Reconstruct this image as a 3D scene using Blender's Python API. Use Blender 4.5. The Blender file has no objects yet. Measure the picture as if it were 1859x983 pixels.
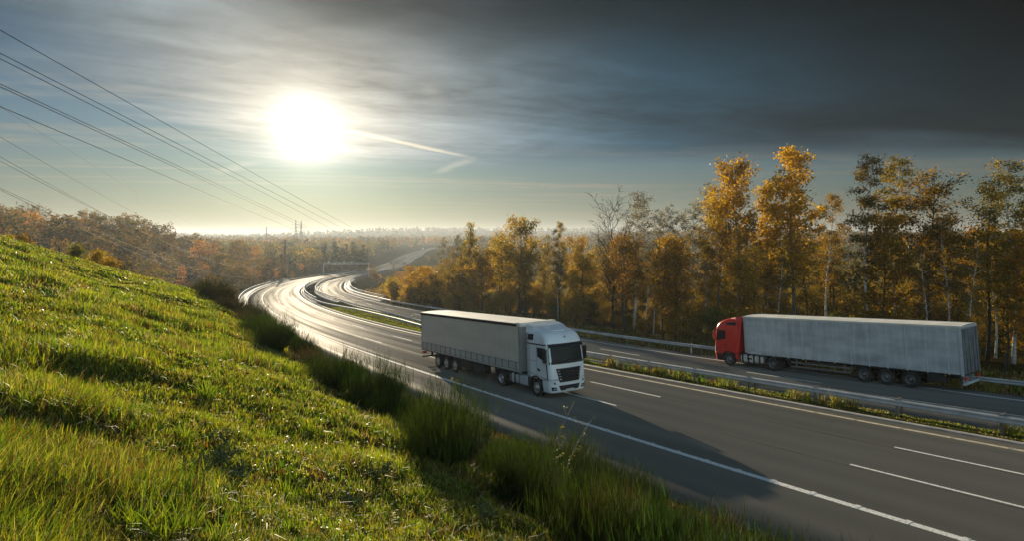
import bpy, math, random
import numpy as np
from mathutils import Vector, Matrix
R = math.radians
random.seed(7)
rng = np.random.default_rng(7)
sc = bpy.context.scene
col = sc.collection

# ------------------------------------------------------------------ helpers
def link(o):
    col.objects.link(o)
    return o

def tag(o, label=None, cat=None, group=None, kind=None):
    if label: o['label'] = label
    if cat: o['category'] = cat
    if group: o['group'] = group
    if kind: o['kind'] = kind
    return o

def empty(name, loc=(0, 0, 0), rz=0.0):
    o = bpy.data.objects.new(name, None)
    o.empty_display_size = 0.2
    o.location = loc
    o.rotation_euler = (0, 0, rz)
    return link(o)

def copy_tree(o, parent=None):
    c = o.copy()
    link(c)
    if parent: c.parent = parent
    for ch in list(o.children):
        copy_tree(ch, c)
    return c

class MB:
    """collects polygons; build() links them as one mesh object"""
    def __init__(self):
        self.v = []; self.f = []; self.m = []; self.n = 0; self.sm = []
    def add(self, vs, fs, mi=0, smooth=False):
        k = self.n
        self.v.extend(tuple(map(float, p)) for p in vs); self.n += len(vs)
        for f in fs:
            self.f.append(tuple(i + k for i in f)); self.m.append(mi); self.sm.append(smooth)
        return self
    def box(self, x0, x1, y0, y1, z0, z1, mi=0, c=0.0):
        if c <= 0:
            vs = [(x, y, z) for z in (z0, z1) for (x, y) in ((x0, y0), (x1, y0), (x1, y1), (x0, y1))]
            fs = [(3, 2, 1, 0), (4, 5, 6, 7), (0, 1, 5, 4), (1, 2, 6, 5), (2, 3, 7, 6), (3, 0, 4, 7)]
            return self.add(vs, fs, mi)
        def ring(z, d):
            a0, a1, b0, b1 = x0 + d, x1 - d, y0 + d, y1 - d
            return [(a0 + c, b0, z), (a1 - c, b0, z), (a1, b0 + c, z), (a1, b1 - c, z), (a1 - c, b1, z), (a0 + c, b1, z), (a0, b1 - c, z), (a0, b0 + c, z)]
        rs = [ring(z0, c * .7), ring(z0 + c, 0), ring(z1 - c, 0), ring(z1, c * .7)]
        return self.loft(rs, mi, True, True)
    def loft(self, rings, mi=0, cap0=False, cap1=False, closed=True, smooth=False):
        n = len(rings[0]); vs = [p for r in rings for p in r]; fs = []
        for i in range(len(rings) - 1):
            for j in range(n if closed else n - 1):
                a = i * n + j; b = i * n + (j + 1) % n
                fs.append((a, b, b + n, a + n))
        self.add(vs, fs, mi, smooth)
        k = self.n - len(vs)
        if cap0: self.f.append(tuple(k + i for i in reversed(range(n)))); self.m.append(mi); self.sm.append(False)
        if cap1: self.f.append(tuple(k + (len(rings) - 1) * n + i for i in range(n))); self.m.append(mi); self.sm.append(False)
        return self
    def lathe_y(self, prof, cx, cz, seg=24, mi=0, smooth=True):
        """prof: (radius, y) pairs, turned about the y axis through (cx, cz)"""
        rings = []
        for r, y in prof:
            rings.append([(cx + r * math.cos(2 * math.pi * k / seg), y, cz + r * math.sin(2 * math.pi * k / seg)) for k in range(seg)])
        return self.loft(rings, mi, smooth=smooth)
    def tube(self, pts, rad, seg=6, mi=0, cap=True, smooth=True):
        pts = [Vector(p) for p in pts]
        if not hasattr(rad, '__len__'): rad = [rad] * len(pts)
        rings = []; up = None
        for i, p in enumerate(pts):
            t = (pts[min(i + 1, len(pts) - 1)] - pts[max(i - 1, 0)])
            if t.length < 1e-9: t = Vector((0, 0, 1))
            t.normalize()
            a = Vector((1, 0, 0)) if abs(t.x) < .9 else Vector((0, 1, 0))
            if up is None: up = (a - t * a.dot(t)).normalized()
            else:
                up = up - t * up.dot(t)
                up = up.normalized() if up.length > 1e-6 else (a - t * a.dot(t)).normalized()
            w = t.cross(up)
            rings.append([tuple(p + (up * math.cos(2 * math.pi * k / seg) + w * math.sin(2 * math.pi * k / seg)) * rad[i]) for k in range(seg)])
        return self.loft(rings, mi, cap, cap, smooth=smooth)
    def build(self, name, mats, parent=None, loc=None):
        me = bpy.data.meshes.new(name)
        me.from_pydata(self.v, [], self.f)
        if not isinstance(mats, (list, tuple)): mats = [mats]
        for m in mats: me.materials.append(m)
        me.polygons.foreach_set('material_index', self.m)
        me.polygons.foreach_set('use_smooth', self.sm)
        me.update()
        o = link(bpy.data.objects.new(name, me))
        if parent: o.parent = parent
        if loc is not None: o.location = loc
        return o

def np_mesh(name, verts, faces, mats, colors=None, smooth=False, midx=None):
    """fast mesh from arrays; faces: (n,3) or (n,4); colors: per-vertex rgb stored as attribute 'tint'"""
    me = bpy.data.meshes.new(name)
    verts = np.asarray(verts, dtype=np.float32); faces = np.asarray(faces, dtype=np.int32)
    nf, k = faces.shape
    me.vertices.add(len(verts)); me.vertices.foreach_set('co', verts.ravel())
    me.loops.add(nf * k); me.loops.foreach_set('vertex_index', faces.ravel())
    me.polygons.add(nf)
    me.polygons.foreach_set('loop_start', np.arange(0, nf * k, k, dtype=np.int32))
    me.polygons.foreach_set('loop_total', np.full(nf, k, dtype=np.int32))
    if smooth: me.polygons.foreach_set('use_smooth', np.ones(nf, dtype=bool))
    if not isinstance(mats, (list, tuple)): mats = [mats]
    for m in mats: me.materials.append(m)
    if midx is not None: me.polygons.foreach_set('material_index', np.asarray(midx, dtype=np.int32))
    if colors is not None:
        at = me.color_attributes.new('tint', 'FLOAT_COLOR', 'POINT')
        c = np.ones((len(verts), 4), dtype=np.float32); c[:, :3] = colors
        at.data.foreach_set('color', c.ravel())
    me.update(calc_edges=True)
    me.validate()
    return me

def mesh_obj(name, me, parent=None, loc=None):
    o = link(bpy.data.objects.new(name, me))
    if parent: o.parent = parent
    if loc is not None: o.location = loc
    return o

def sstep(a, b, x):
    t = np.clip((np.asarray(x, dtype=float) - a) / (b - a), 0, 1)
    return t * t * (3 - 2 * t)

_perm = np.random.default_rng(3).random((256, 256))
def vnoise(x, y):
    x = np.asarray(x, dtype=float); y = np.asarray(y, dtype=float)
    xi = np.floor(x).astype(int); yi = np.floor(y).astype(int)
    fx = x - xi; fy = y - yi
    fx = fx * fx * (3 - 2 * fx); fy = fy * fy * (3 - 2 * fy)
    g = lambda a, b: _perm[a % 256, b % 256]
    return ((g(xi, yi) * (1 - fx) + g(xi + 1, yi) * fx) * (1 - fy) + (g(xi, yi + 1) * (1 - fx) + g(xi + 1, yi + 1) * fx) * fy) * 2 - 1
def fbm(x, y, o=3):
    a = 0; w = 1; t = 0
    for k in range(o):
        a = a + w * vnoise(x * 2 ** k + 17.3 * k, y * 2 ** k + 5.1 * k); t += w; w *= .5
    return a / t

# ------------------------------------------------------------------ materials
def new_mat(name):
    m = bpy.data.materials.new(name); m.use_nodes = True
    nt = m.node_tree; nt.nodes.clear()
    out = nt.nodes.new('ShaderNodeOutputMaterial')
    return m, nt, out
def N(nt, typ, **kw):
    n = nt.nodes.new(typ)
    for k, v in kw.items():
        if k in n.inputs.keys(): n.inputs[k].default_value = v
        else: setattr(n, k, v)
    return n
def L(nt, a, b): nt.links.new(a, b)
def c4(c): return (c[0], c[1], c[2], 1.0)

def noisy(name, c1, c2, scale=3.0, rough=.6, metal=0.0, bump=0.0, bscale=None, coat=0.0, detail=4, spec=.5, stretch=None, contrast=(.35, .65)):
    m, nt, out = new_mat(name)
    p = N(nt, 'ShaderNodeBsdfPrincipled'); L(nt, p.outputs[0], out.inputs[0])
    p.inputs['Roughness'].default_value = rough; p.inputs['Metallic'].default_value = metal
    p.inputs['Coat Weight'].default_value = coat; p.inputs['Coat Roughness'].default_value = .08
    p.inputs['Specular IOR Level'].default_value = spec
    tc = N(nt, 'ShaderNodeTexCoord'); src = tc.outputs['Object']
    if stretch:
        mp = N(nt, 'ShaderNodeMapping'); mp.inputs['Scale'].default_value = stretch
        L(nt, src, mp.inputs[0]); src = mp.outputs[0]
    nz = N(nt, 'ShaderNodeTexNoise'); nz.inputs['Scale'].default_value = scale; nz.inputs['Detail'].default_value = detail
    L(nt, src, nz.inputs['Vector'])
    cr = N(nt, 'ShaderNodeValToRGB'); cr.color_ramp.elements[0].position = contrast[0]; cr.color_ramp.elements[1].position = contrast[1]
    cr.color_ramp.elements[0].color = c4(c1); cr.color_ramp.elements[1].color = c4(c2)
    L(nt, nz.outputs['Fac'], cr.inputs[0]); L(nt, cr.outputs[0], p.inputs['Base Color'])
    if bump > 0:
        n2 = N(nt, 'ShaderNodeTexNoise'); n2.inputs['Scale'].default_value = bscale or scale * 4; n2.inputs['Detail'].default_value = 3
        L(nt, src, n2.inputs['Vector'])
        b = N(nt, 'ShaderNodeBump'); b.inputs['Strength'].default_value = bump; b.inputs['Distance'].default_value = .03
        L(nt, n2.outputs['Fac'], b.inputs['Height']); L(nt, b.outputs[0], p.inputs['Normal'])
    return m

def leafy(name, base, trans=.5, rough=.45, spec=.4, tint=True, var=.25, tmul=(1.25, 1.15, .6)):
    """thin leaf or blade: reflects and lets light through; 'tint' attribute carries the leaf's own colour"""
    m, nt, out = new_mat(name)
    p = N(nt, 'ShaderNodeBsdfPrincipled'); p.inputs['Roughness'].default_value = rough; p.inputs['Specular IOR Level'].default_value = spec
    t = N(nt, 'ShaderNodeBsdfTranslucent'); mix = N(nt, 'ShaderNodeMixShader'); mix.inputs[0].default_value = trans
    if tint:
        a = N(nt, 'ShaderNodeAttribute', attribute_name='tint'); src = a.outputs['Color']
        if base != (1, 1, 1):
            mm = N(nt, 'ShaderNodeMix', data_type='RGBA', blend_type='MULTIPLY'); mm.inputs[0].default_value = 1
            L(nt, src, mm.inputs[6]); mm.inputs[7].default_value = c4(base); src = mm.outputs[2]
    else:
        g = N(nt, 'ShaderNodeRGB'); g.outputs[0].default_value = c4(base); src = g.outputs[0]
    oi = N(nt, 'ShaderNodeObjectInfo')
    hs = N(nt, 'ShaderNodeHueSaturation')
    mr = N(nt, 'ShaderNodeMapRange'); mr.inputs[3].default_value = 1 - var; mr.inputs[4].default_value = 1 + var
    L(nt, oi.outputs['Random'], mr.inputs[0]); L(nt, mr.outputs[0], hs.inputs['Value'])
    mr2 = N(nt, 'ShaderNodeMapRange'); mr2.inputs[3].default_value = .5 - .06 * var; mr2.inputs[4].default_value = .5 + .06 * var
    ml = N(nt, 'ShaderNodeMath', operation='FRACT'); mu = N(nt, 'ShaderNodeMath', operation='MULTIPLY'); mu.inputs[1].default_value = 7.31
    L(nt, oi.outputs['Random'], mu.inputs[0]); L(nt, mu.outputs[0], ml.inputs[0]); L(nt, ml.outputs[0], mr2.inputs[0]); L(nt, mr2.outputs[0], hs.inputs['Hue'])
    L(nt, src, hs.inputs['Color']); src = hs.outputs[0]
    L(nt, src, p.inputs['Base Color'])
    tm = N(nt, 'ShaderNodeMix', data_type='RGBA', blend_type='MULTIPLY'); tm.inputs[0].default_value = 1
    L(nt, src, tm.inputs[6]); tm.inputs[7].default_value = c4(tmul)
    L(nt, tm.outputs[2], t.inputs['Color'])
    L(nt, p.outputs[0], mix.inputs[1]); L(nt, t.outputs[0], mix.inputs[2]); L(nt, mix.outputs[0], out.inputs[0])
    return m

def plain(name, c, rough=.5, metal=0, coat=0, spec=.5, var=.12, scale=2.5):
    d = tuple(x * (1 - var) for x in c)
    return noisy(name, d, c, scale, rough, metal, coat=coat, spec=spec, contrast=(.3, .6))

M = {}
# ------------------------------------------------------------------ road frame (s along the outer pavement edge, o to the right of it)
HAZE = 0.00015
P0 = (-1.931, 33.042, -9.034)
ks = np.array([-160, -40, 0, 40, 80, 120, 160, 200, 250, 320, 450, 650, 950.])
psi_k = np.radians([42., 35.44, 32.41, 29.68, 26.74, 24.12, 20.67, 17.03, 12.31, 5.19, 1.33, 5.34, -3.])
sl_k = np.array([-.052, -.0578, -.0582, -.0565, -.0512, -.0446, -.0395, -.0366, -.0347, -.0318, -.0146, .0176, .0266])
gs = np.array([-160, -40, 40, 80, 120, 160, 220, 320, 450, 950.]); g_k = np.array([3.9, 4.1, 6.4, 5.2, 4.88, 3.6, 4.6, 3.16, -.4, .4])
es = np.array([-160, -40, 40, 100, 160, 240, 400, 950.]); e_k = np.array([0, 0, .02, .02, .005, 0, 0, 0.])
SS = np.arange(-160, 1100, 1.0)
_psi = np.interp(SS, ks, psi_k)
_k = np.ones(9) / 9
_psi = np.convolve(np.pad(_psi, 4, mode='edge'), _k, 'valid')
_sl = np.interp(SS, ks, sl_k); _g = np.interp(SS, gs, g_k); _e = np.interp(SS, es, e_k)
_i0 = int(np.argmin(abs(SS)))
_x = np.concatenate([[0], np.cumsum(-np.sin((_psi[1:] + _psi[:-1]) / 2))])
_y = np.concatenate([[0], np.cumsum(np.cos((_psi[1:] + _psi[:-1]) / 2))])
_z = np.concatenate([[0], np.cumsum((_sl[1:] + _sl[:-1]) / 2)])
_x += P0[0] - _x[_i0]; _y += P0[1] - _y[_i0]; _z += P0[2] - _z[_i0]
def G(s): return np.interp(s, SS, _g)
def zoff(s, o):
    """cross fall of the pavement; the inner carriageway lies a little lower near the camera"""
    return -np.interp(s, SS, _e) * np.clip(o, 0, 32) - .9 * (1 - sstep(5, 80, s)) * sstep(13.9, 15.2, o)
def road(s, o, dz=0.0):
    """world point(s) on the road plane at station s, offset o"""
    x = np.interp(s, SS, _x); y = np.interp(s, SS, _y); z = np.interp(s, SS, _z); p = np.interp(s, SS, _psi)
    return np.stack(np.broadcast_arrays(x + o * np.cos(p), y + o * np.sin(p), z + zoff(s, o) + dz), -1)
def heading(s): return float(np.interp(s, SS, _psi))
def frame(x, y):
    """nearest station and signed offset for arrays of points"""
    x = np.atleast_1d(np.asarray(x, float)); y = np.atleast_1d(np.asarray(y, float))
    S = np.empty(len(x)); O = np.empty(len(x))
    cx = _x + 11 * np.cos(_psi); cy = _y + 11 * np.sin(_psi)
    st = 4
    for i in range(0, len(x), 4000):
        xx = x[i:i + 4000, None]; yy = y[i:i + 4000, None]
        d = (xx - cx[None, ::st]) ** 2 + (yy - cy[None, ::st]) ** 2
        k = d.argmin(1) * st
        px = x[i:i + 4000] - _x[k]; py = y[i:i + 4000] - _y[k]
        ds = -px * np.sin(_psi[k]) + py * np.cos(_psi[k])
        k2 = np.clip(np.round(k + np.clip(ds, -4, 4)).astype(int), 0, len(SS) - 1)
        px = x[i:i + 4000] - _x[k2]; py = y[i:i + 4000] - _y[k2]
        S[i:i + 4000] = SS[k2] + np.clip(-px * np.sin(_psi[k2]) + py * np.cos(_psi[k2]), -1, 1)
        O[i:i + 4000] = px * np.cos(_psi[k2]) + py * np.sin(_psi[k2])
    return S, O

BR0, BR1 = 119.0, 284.0      # the bridge's two abutments

def hill_z(s, p):
    """the mown hill the photographer stands on, with the scrub bank under it (p: metres left of the pavement)"""
    zr = np.interp(s, SS, _z)
    top = -1.72 - .35 * (16 - np.minimum(p, 45))
    top = top - .012 * np.maximum(s - 14 - .25 * np.maximum(p - 10, 0), 0) ** 2.05
    top = top + np.where(p > 7, .22 * fbm(s * .33, p * .33, 3) + .09 * vnoise(s * 1.1, p * 1.1), 0) * sstep(7, 10, p)
    t = sstep(1.2, 10.2, p) * .55 + .45 * np.clip((p - 1.2) / 9.0, 0, 1)
    return zr - .10 + (top - zr + .10) * t

def base_z(x, y):
    b = -29 + 14 * sstep(330, 1100, y) + 5 * sstep(1100, 2000, y)
    b = b + 26 * np.exp(-(((x + 250) / 120) ** 2 + ((y - 235) / 140) ** 2)) + 10 * np.exp(-(((x + 420) / 260) ** 2 + ((y - 520) / 200) ** 2))
    b = b + 10 * sstep(60, 260, x) * sstep(60, 200, y) + 2.0 * fbm(x / 90, y / 90, 3)
    b = b + 6 * np.exp(-(((x + 20) / 120) ** 2 + ((y - 700) / 260) ** 2))
    # distant ridges
    b = b + 44 * np.exp(-(((x + 320) / 620) ** 2 + ((y - 2650) / 420) ** 2)) + 26 * np.exp(-(((x - 900) / 900) ** 2 + ((y - 2800) / 400) ** 2))
    b = b + 72 * np.exp(-(((x + 2150) / 520) ** 2 + ((y - 3000) / 380) ** 2))
    return b

def ground(x, y):
    x = np.atleast_1d(np.asarray(x, float)); y = np.atleast_1d(np.asarray(y, float))
    s, o = frame(x, y)
    b = base_z(x, y)
    zr = np.interp(s, SS, _z); g = G(s); zo = zoff(s, o)
    dist = np.hypot(x, y)
    right = 23.6 + g
    # distance outside the road platform
    dl = np.maximum(-1.9 - o, 0); dr = np.maximum(o - right, 0)
    sink = .14 + .0035 * dist
    plat = zr + zo - sink
    inmed = (o > 12.1) & (o < 13.3 + g)
    plat = np.where(inmed & (dist < 200), zr + zo - .03, plat)
    edge = sstep(0, 1.0, dl + dr)
    verge = zr + zo - .10
    plat = np.where(dist < 260, plat * (1 - edge) + verge * edge, plat)
    # bridge: the ground drops away under the deck
    dip = sstep(BR0 - 2, BR0 + 14, s) * (1 - sstep(BR1 - 14, BR1 + 2, s))
    # left side
    wl = sstep(3, 3 + np.maximum(plat - b, 4) * 2.0, dl)
    zl = plat * (1 - wl) + b * wl
    hl = hill_z(s, dl)
    far_l = 1 - sstep(60, 110, s)
    zl2 = np.where(s < 110, np.maximum(zl, hl), zl)
    # right plateau with the wood, falling into the valley near the bridge
    pl = plat - .3 - 1.2 * sstep(3, 30, dr) + .3 * fbm(x / 7, y / 7, 2) * sstep(2, 6, dr)
    wr = sstep(4, 34, dr) * sstep(70, 118, s) + (1 - sstep(70, 118, s)) * sstep(70, 190, dr)
    wr = np.where(s > BR1, sstep(3, 3 + np.maximum(plat - b, 3) * 2.0, dr), wr)
    zr_ = np.where(dr > 0, pl * (1 - wr) + b * wr, plat)
    z = np.where(o < -1.9, zl2, zr_)
    z = z * (1 - dip) + np.minimum(z, b) * dip
    behind = sstep(900, 1090, s)
    return z * (1 - behind) + np.maximum(b, np.minimum(z, b + 2)) * behind
def gz(x, y): return float(ground(x, y)[0])

F_PX = 1100.0
def ray(u, v):
    """direction through a photograph pixel (1859 x 983, level camera with a lowered lens), Y = 1"""
    return Vector(((u - 929.5) / F_PX, 1.0, (430.0 - v) / F_PX))
def at(u, v, Y): return ray(u, v) * Y
def hit(u, v, y0=4, y1=900):
    """where the pixel's line of sight meets the ground"""
    d = ray(u, v)
    ys = np.exp(np.linspace(math.log(y0), math.log(y1), 600))
    z = ground(d.x * ys, ys)
    k = np.argmax(z >= d.z * ys)
    return d * float(ys[k])
# ------------------------------------------------------------------ camera, sun, sky
cam_d = bpy.data.cameras.new('camera'); cam = link(bpy.data.objects.new('camera', cam_d))
cam_d.sensor_width = 36; cam_d.lens = F_PX / 1859 * 36; cam_d.shift_y = -61.5 / 1859
cam_d.clip_end = 20000; cam_d.clip_start = .1
cam.location = (0, 0, 0); cam.rotation_euler = (R(90), 0, 0)
sc.camera = cam

SUN = Vector(((555 - 929.5) / F_PX, 1, (430 - 235) / F_PX)).normalized()
sun_el = math.asin(SUN.z); sun_az = math.atan2(SUN.x, SUN.y)
sd = bpy.data.lights.new('sun', 'SUN'); so = link(bpy.data.objects.new('sun', sd))
sd.energy = 5.0; sd.angle = R(.55); sd.color = (1.0, .84, .60)
so.rotation_euler = (-SUN).to_track_quat('-Z', 'Y').to_euler()
so.location = (-200, 600, 200)

W = bpy.data.worlds.new('World'); sc.world = W; W.use_nodes = True
nt = W.node_tree; nt.nodes.clear()
wo = nt.nodes.new('ShaderNodeOutputWorld'); bg = nt.nodes.new('ShaderNodeBackground'); L(nt, bg.outputs[0], wo.inputs[0])
bg.inputs['Strength'].default_value = .094
def mth(op, a, b=None, c=None, clamp=False):
    n = nt.nodes.new('ShaderNodeMath'); n.operation = op; n.use_clamp = clamp
    for i, q in enumerate((a, b, c)):
        if q is None: continue
        if isinstance(q, (int, float)): n.inputs[i].default_value = q
        else: L(nt, q, n.inputs[i])
    return n.outputs[0]
def maprange(v, a, b, c=0.0, d=1.0, smooth=True):
    n = nt.nodes.new('ShaderNodeMapRange'); n.interpolation_type = 'SMOOTHSTEP' if smooth else 'LINEAR'
    L(nt, v, n.inputs[0])
    for i, q in enumerate((a, b, c, d)): n.inputs[i + 1].default_value = q
    return n.outputs[0]
def mixc(f, a, b, mode='MIX'):
    n = nt.nodes.new('ShaderNodeMix'); n.data_type = 'RGBA'; n.blend_type = mode; n.clamp_factor = False
    for i, q in ((0, f), (6, a), (7, b)):
        if isinstance(q, (int, float)): n.inputs[i].default_value = q
        elif isinstance(q, tuple): n.inputs[i].default_value = c4(q)
        else: L(nt, q, n.inputs[i])
    return n.outputs[2]
tcw = nt.nodes.new('ShaderNodeTexCoord'); dirv = tcw.outputs['Generated']
sep = nt.nodes.new('ShaderNodeSeparateXYZ'); L(nt, dirv, sep.inputs[0])
dz = mth('MAXIMUM', sep.outputs[2], .012)
px = mth('DIVIDE', sep.outputs[0], dz); py = mth('DIVIDE', sep.outputs[1], dz)
dot = nt.nodes.new('ShaderNodeVectorMath'); dot.operation = 'DOT_PRODUCT'; L(nt, dirv, dot.inputs[0]); dot.inputs[1].default_value = SUN
phi = mth('MULTIPLY', mth('ARCCOSINE', mth('MINIMUM', dot.outputs['Value'], 1.0)), 57.2958)   # degrees from the sun
sky = nt.nodes.new('ShaderNodeTexSky'); sky.sky_type = 'NISHITA'; sky.sun_disc = False
sky.sun_elevation = sun_el; sky.sun_rotation = sun_az; sky.air_density = 1.3; sky.dust_density = .5; sky.ozone_density = 2.5
# --- cloud coordinates: the cloud layer is a flat sheet overhead, so directions are projected onto it
def planar(sx, sy, rot=0.0, off=(0, 0, 0)):
    """cloud-sheet coordinates turned by rot, then stretched: sx across the streaks' length, sy over their width"""
    c, s_ = math.cos(rot), math.sin(rot)
    u = mth('ADD', mth('MULTIPLY', px, c * sx), mth('MULTIPLY', py, s_ * sx))
    w = mth('ADD', mth('MULTIPLY', px, -s_ * sy), mth('MULTIPLY', py, c * sy))
    cb = nt.nodes.new('ShaderNodeCombineXYZ'); L(nt, mth('ADD', u, off[0]), cb.inputs[0]); L(nt, mth('ADD', w, off[1]), cb.inputs[1])
    return cb.outputs[0]
def noise(vec, scale, detail=5, rough=.55, dist=0.0):
    n = nt.nodes.new('ShaderNodeTexNoise'); n.inputs['Scale'].default_value = scale; n.inputs['Detail'].default_value = detail
    n.inputs['Roughness'].default_value = rough; n.inputs['Distortion'].default_value = dist
    L(nt, vec, n.inputs['Vector']); return n.outputs['Fac']
n_big = noise(planar(.13, .34, R(38), (3.1, 1.7, 0)), 1.0, 5, .5, .5)
n_str = noise(planar(.30, .85, R(28), (8.2, 3.3, 0)), 1.0, 6, .55, .6)
n_fin = noise(planar(.8, 1.7, R(40), (1.2, 7.3, 0)), 1.0, 7, .6, .5)
n_puf = noise(planar(1.3, 1.6, R(20), (5.2, 2.3, 0)), 1.6, 8, .62, .35)
npf = mth('SUBTRACT', n_puf, .5)
nb = mth('SUBTRACT', n_big, .5); ns = mth('SUBTRACT', n_str, .5); nf = mth('SUBTRACT', n_fin, .5)
wob = mth('ADD', mth('MULTIPLY', nb, 3.0), mth('MULTIPLY', ns, 2.0))
# the grey deck covers everything right of its left edge and nearer than its far edge
e_left = maprange(mth('ADD', mth('ADD', px, mth('MULTIPLY', py, .02)), wob), -3.6, -1.7)
e_far = maprange(mth('ADD', mth('MULTIPLY', py, -1.0), mth('MULTIPLY', wob, 1.2)), -9.2, -5.4)
front = maprange(sep.outputs[1], -.30, .45)
deck = mth('MULTIPLY', e_left, e_far)
deck = mth('ADD', mth('MULTIPLY', deck, front), mth('MULTIPLY', mth('SUBTRACT', 1.0, front), .30))
deck_a = mth('MULTIPLY', deck, mth('ADD', 1.12, mth('MULTIPLY', nf, .6)), clamp=True)
# light that comes through the deck falls off with the angle from the sun; thin places are brighter
def expf(k): return mth('POWER', 2.71828, mth('MULTIPLY', phi, -1.0 / k))
thin = mth('ADD', 1.0, mth('ADD', mth('MULTIPLY', ns, 1.3), mth('ADD', mth('MULTIPLY', nb, 1.25), mth('ADD', mth('MULTIPLY', nf, .7), mth('MULTIPLY', npf, .9)))))
thin = mth('MAXIMUM', thin, .3)
el = mth('MULTIPLY', mth('ARCSINE', mth('MAXIMUM', sep.outputs[2], 0.0)), 57.2958)
azr = mth('DIVIDE', sep.outputs[0], mth('MAXIMUM', sep.outputs[1], .05))
thick = mth('MULTIPLY', maprange(mth('ADD', el, mth('MULTIPLY', ns, 6.0)), 12.5, 21.0), maprange(mth('ADD', azr, mth('MULTIPLY', nb, .5)), -.62, -.22))
thin = mth('MULTIPLY', thin, mth('SUBTRACT', 1.0, mth('MULTIPLY', thick, .80)))
east = mth('MULTIPLY', maprange(azr, .30, .95), maprange(el, 5.0, 17.0))
thin = mth('MULTIPLY', thin, mth('SUBTRACT', 1.0, mth('MULTIPLY', east, .6)))
lum = mth('MULTIPLY', mth('ADD', mth('MULTIPLY', expf(13.5), 6.6), mth('MULTIPLY', expf(30.0), .12)), thin)
warm = maprange(phi, 5.0, 32.0, smooth=False)
ccol = mixc(warm, (1.0, .95, .82), (.22, .68, 1.06))
deck_c = nt.nodes.new('ShaderNodeVectorMath'); deck_c.operation = 'SCALE'; L(nt, ccol, deck_c.inputs[0]); L(nt, lum, deck_c.inputs['Scale'])
bk_fill = mth('SUBTRACT', 1.0, maprange(sep.outputs[1], -.45, .42))  # sky overhead and behind the camera, brightened and warmed as added fill light
# clear sky with high thin streaks under and beyond the deck
skyc = nt.nodes.new('ShaderNodeVectorMath'); skyc.operation = 'SCALE'; L(nt, mixc(1.0, sky.outputs[0], mixc(bk_fill, (.52, .92, 1.48), (1.24, 1.10, .98)), 'MULTIPLY'), skyc.inputs[0]); L(nt, mth('ADD', .21, mth('MULTIPLY', bk_fill, 2.6)), skyc.inputs['Scale'])
n_hi = noise(planar(.10, .45, R(8), (2.2, 9.1, 0)), 1.0, 7, .6, .8)
streak = mth('MULTIPLY', maprange(mth('ADD', n_hi, mth('MULTIPLY', npf, .25)), .49, .72), .55)
hl = mth('ADD', mth('MULTIPLY', expf(13.0), 5.0), mth('MULTIPLY', expf(60.0), 2.6))
hic = nt.nodes.new('ShaderNodeVectorMath'); hic.operation = 'SCALE'; hic.inputs[0].default_value = (1.0, .88, .64); L(nt, hl, hic.inputs['Scale'])
base = mixc(streak, skyc.outputs[0], hic.outputs[0])
hzn = mth('MULTIPLY', mth('POWER', 2.71828, mth('MULTIPLY', el, -1 / 4.2)), .86)
hbl = mth('ADD', mth('MULTIPLY', expf(24.0), 1.9), mth('MULTIPLY', expf(90.0), 1.4))
hbc = nt.nodes.new('ShaderNodeVectorMath'); hbc.operation = 'SCALE'; hbc.inputs[0].default_value = (1.0, .90, .66); L(nt, hbl, hbc.inputs['Scale'])
base = mixc(hzn, base, hbc.outputs[0])
# --- aircraft trail: a thin straight streak on the same sheet
def trail(ax, ay, bx, by, w, amp):
    dx, dy = bx - ax, by - ay; ln = math.hypot(dx, dy); dx /= ln; dy /= ln
    qx = mth('SUBTRACT', px, ax); qy = mth('SUBTRACT', py, ay)
    al = mth('ADD', mth('MULTIPLY', qx, dx), mth('MULTIPLY', qy, dy)); ac = mth('ABSOLUTE', mth('ADD', mth('ADD', mth('MULTIPLY', qx, -dy), mth('MULTIPLY', qy, dx)), mth('MULTIPLY', nf, w * 1.6)))
    a = mth('SUBTRACT', 1.0, maprange(ac, 0.0, w)); b = maprange(al, -.2, .6); c = mth('SUBTRACT', 1.0, maprange(al, ln - .9, ln))
    return mth('MULTIPLY', mth('MULTIPLY', mth('MULTIPLY', a, b), c), amp)
def cl(u, v):
    d = ray(u, v); return d.x / d.z, d.y / d.z
full = mixc(deck_a, base, deck_c.outputs[0])
trl = trail(*cl(600, 230), *cl(866, 288), .13, .62)
trc = nt.nodes.new('ShaderNodeVectorMath'); trc.operation = 'SCALE'; L(nt, hic.outputs[0], trc.inputs[0]); trc.inputs['Scale'].default_value = 1.7
full = mixc(trl, full, trc.outputs[0])
tr2 = trail(*cl(862, 284), *cl(786, 318), .17, .20)
full = mixc(tr2, full, trc.outputs[0])
tr3 = trail(*cl(470, 290), *cl(380, 318), .22, .12)
full = mixc(tr3, full, trc.outputs[0])
tr4 = trail(*cl(770, 150), *cl(805, 190), .10, .30)
full = mixc(tr4, full, trc.outputs[0])
# --- the sun behind thin cloud: a burnt-out core with a soft aureole
phw = mth('MAXIMUM', mth('ADD', phi, mth('ADD', mth('MULTIPLY', npf, 2.6), mth('MULTIPLY', ns, 2.0))), 0.0)
def gauss(sg, amp): return mth('MULTIPLY', mth('POWER', 2.71828, mth('MULTIPLY', mth('POWER', mth('DIVIDE', phw, sg), 2.0), -1.0)), amp)
core = mth('ADD', gauss(2.6, 3.2), gauss(1.2, 40.0))
aur = mth('MULTIPLY', expf(4.0), 3.6)
glow = nt.nodes.new('ShaderNodeVectorMath'); glow.operation = 'SCALE'; glow.inputs[0].default_value = (1.0, .93, .74); L(nt, mth('ADD', core, aur), glow.inputs['Scale'])
add = nt.nodes.new('ShaderNodeVectorMath'); add.operation = 'ADD'; L(nt, full, add.inputs[0]); L(nt, glow.outputs[0], add.inputs[1])
L(nt, add.outputs[0], bg.inputs['Color'])

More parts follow.
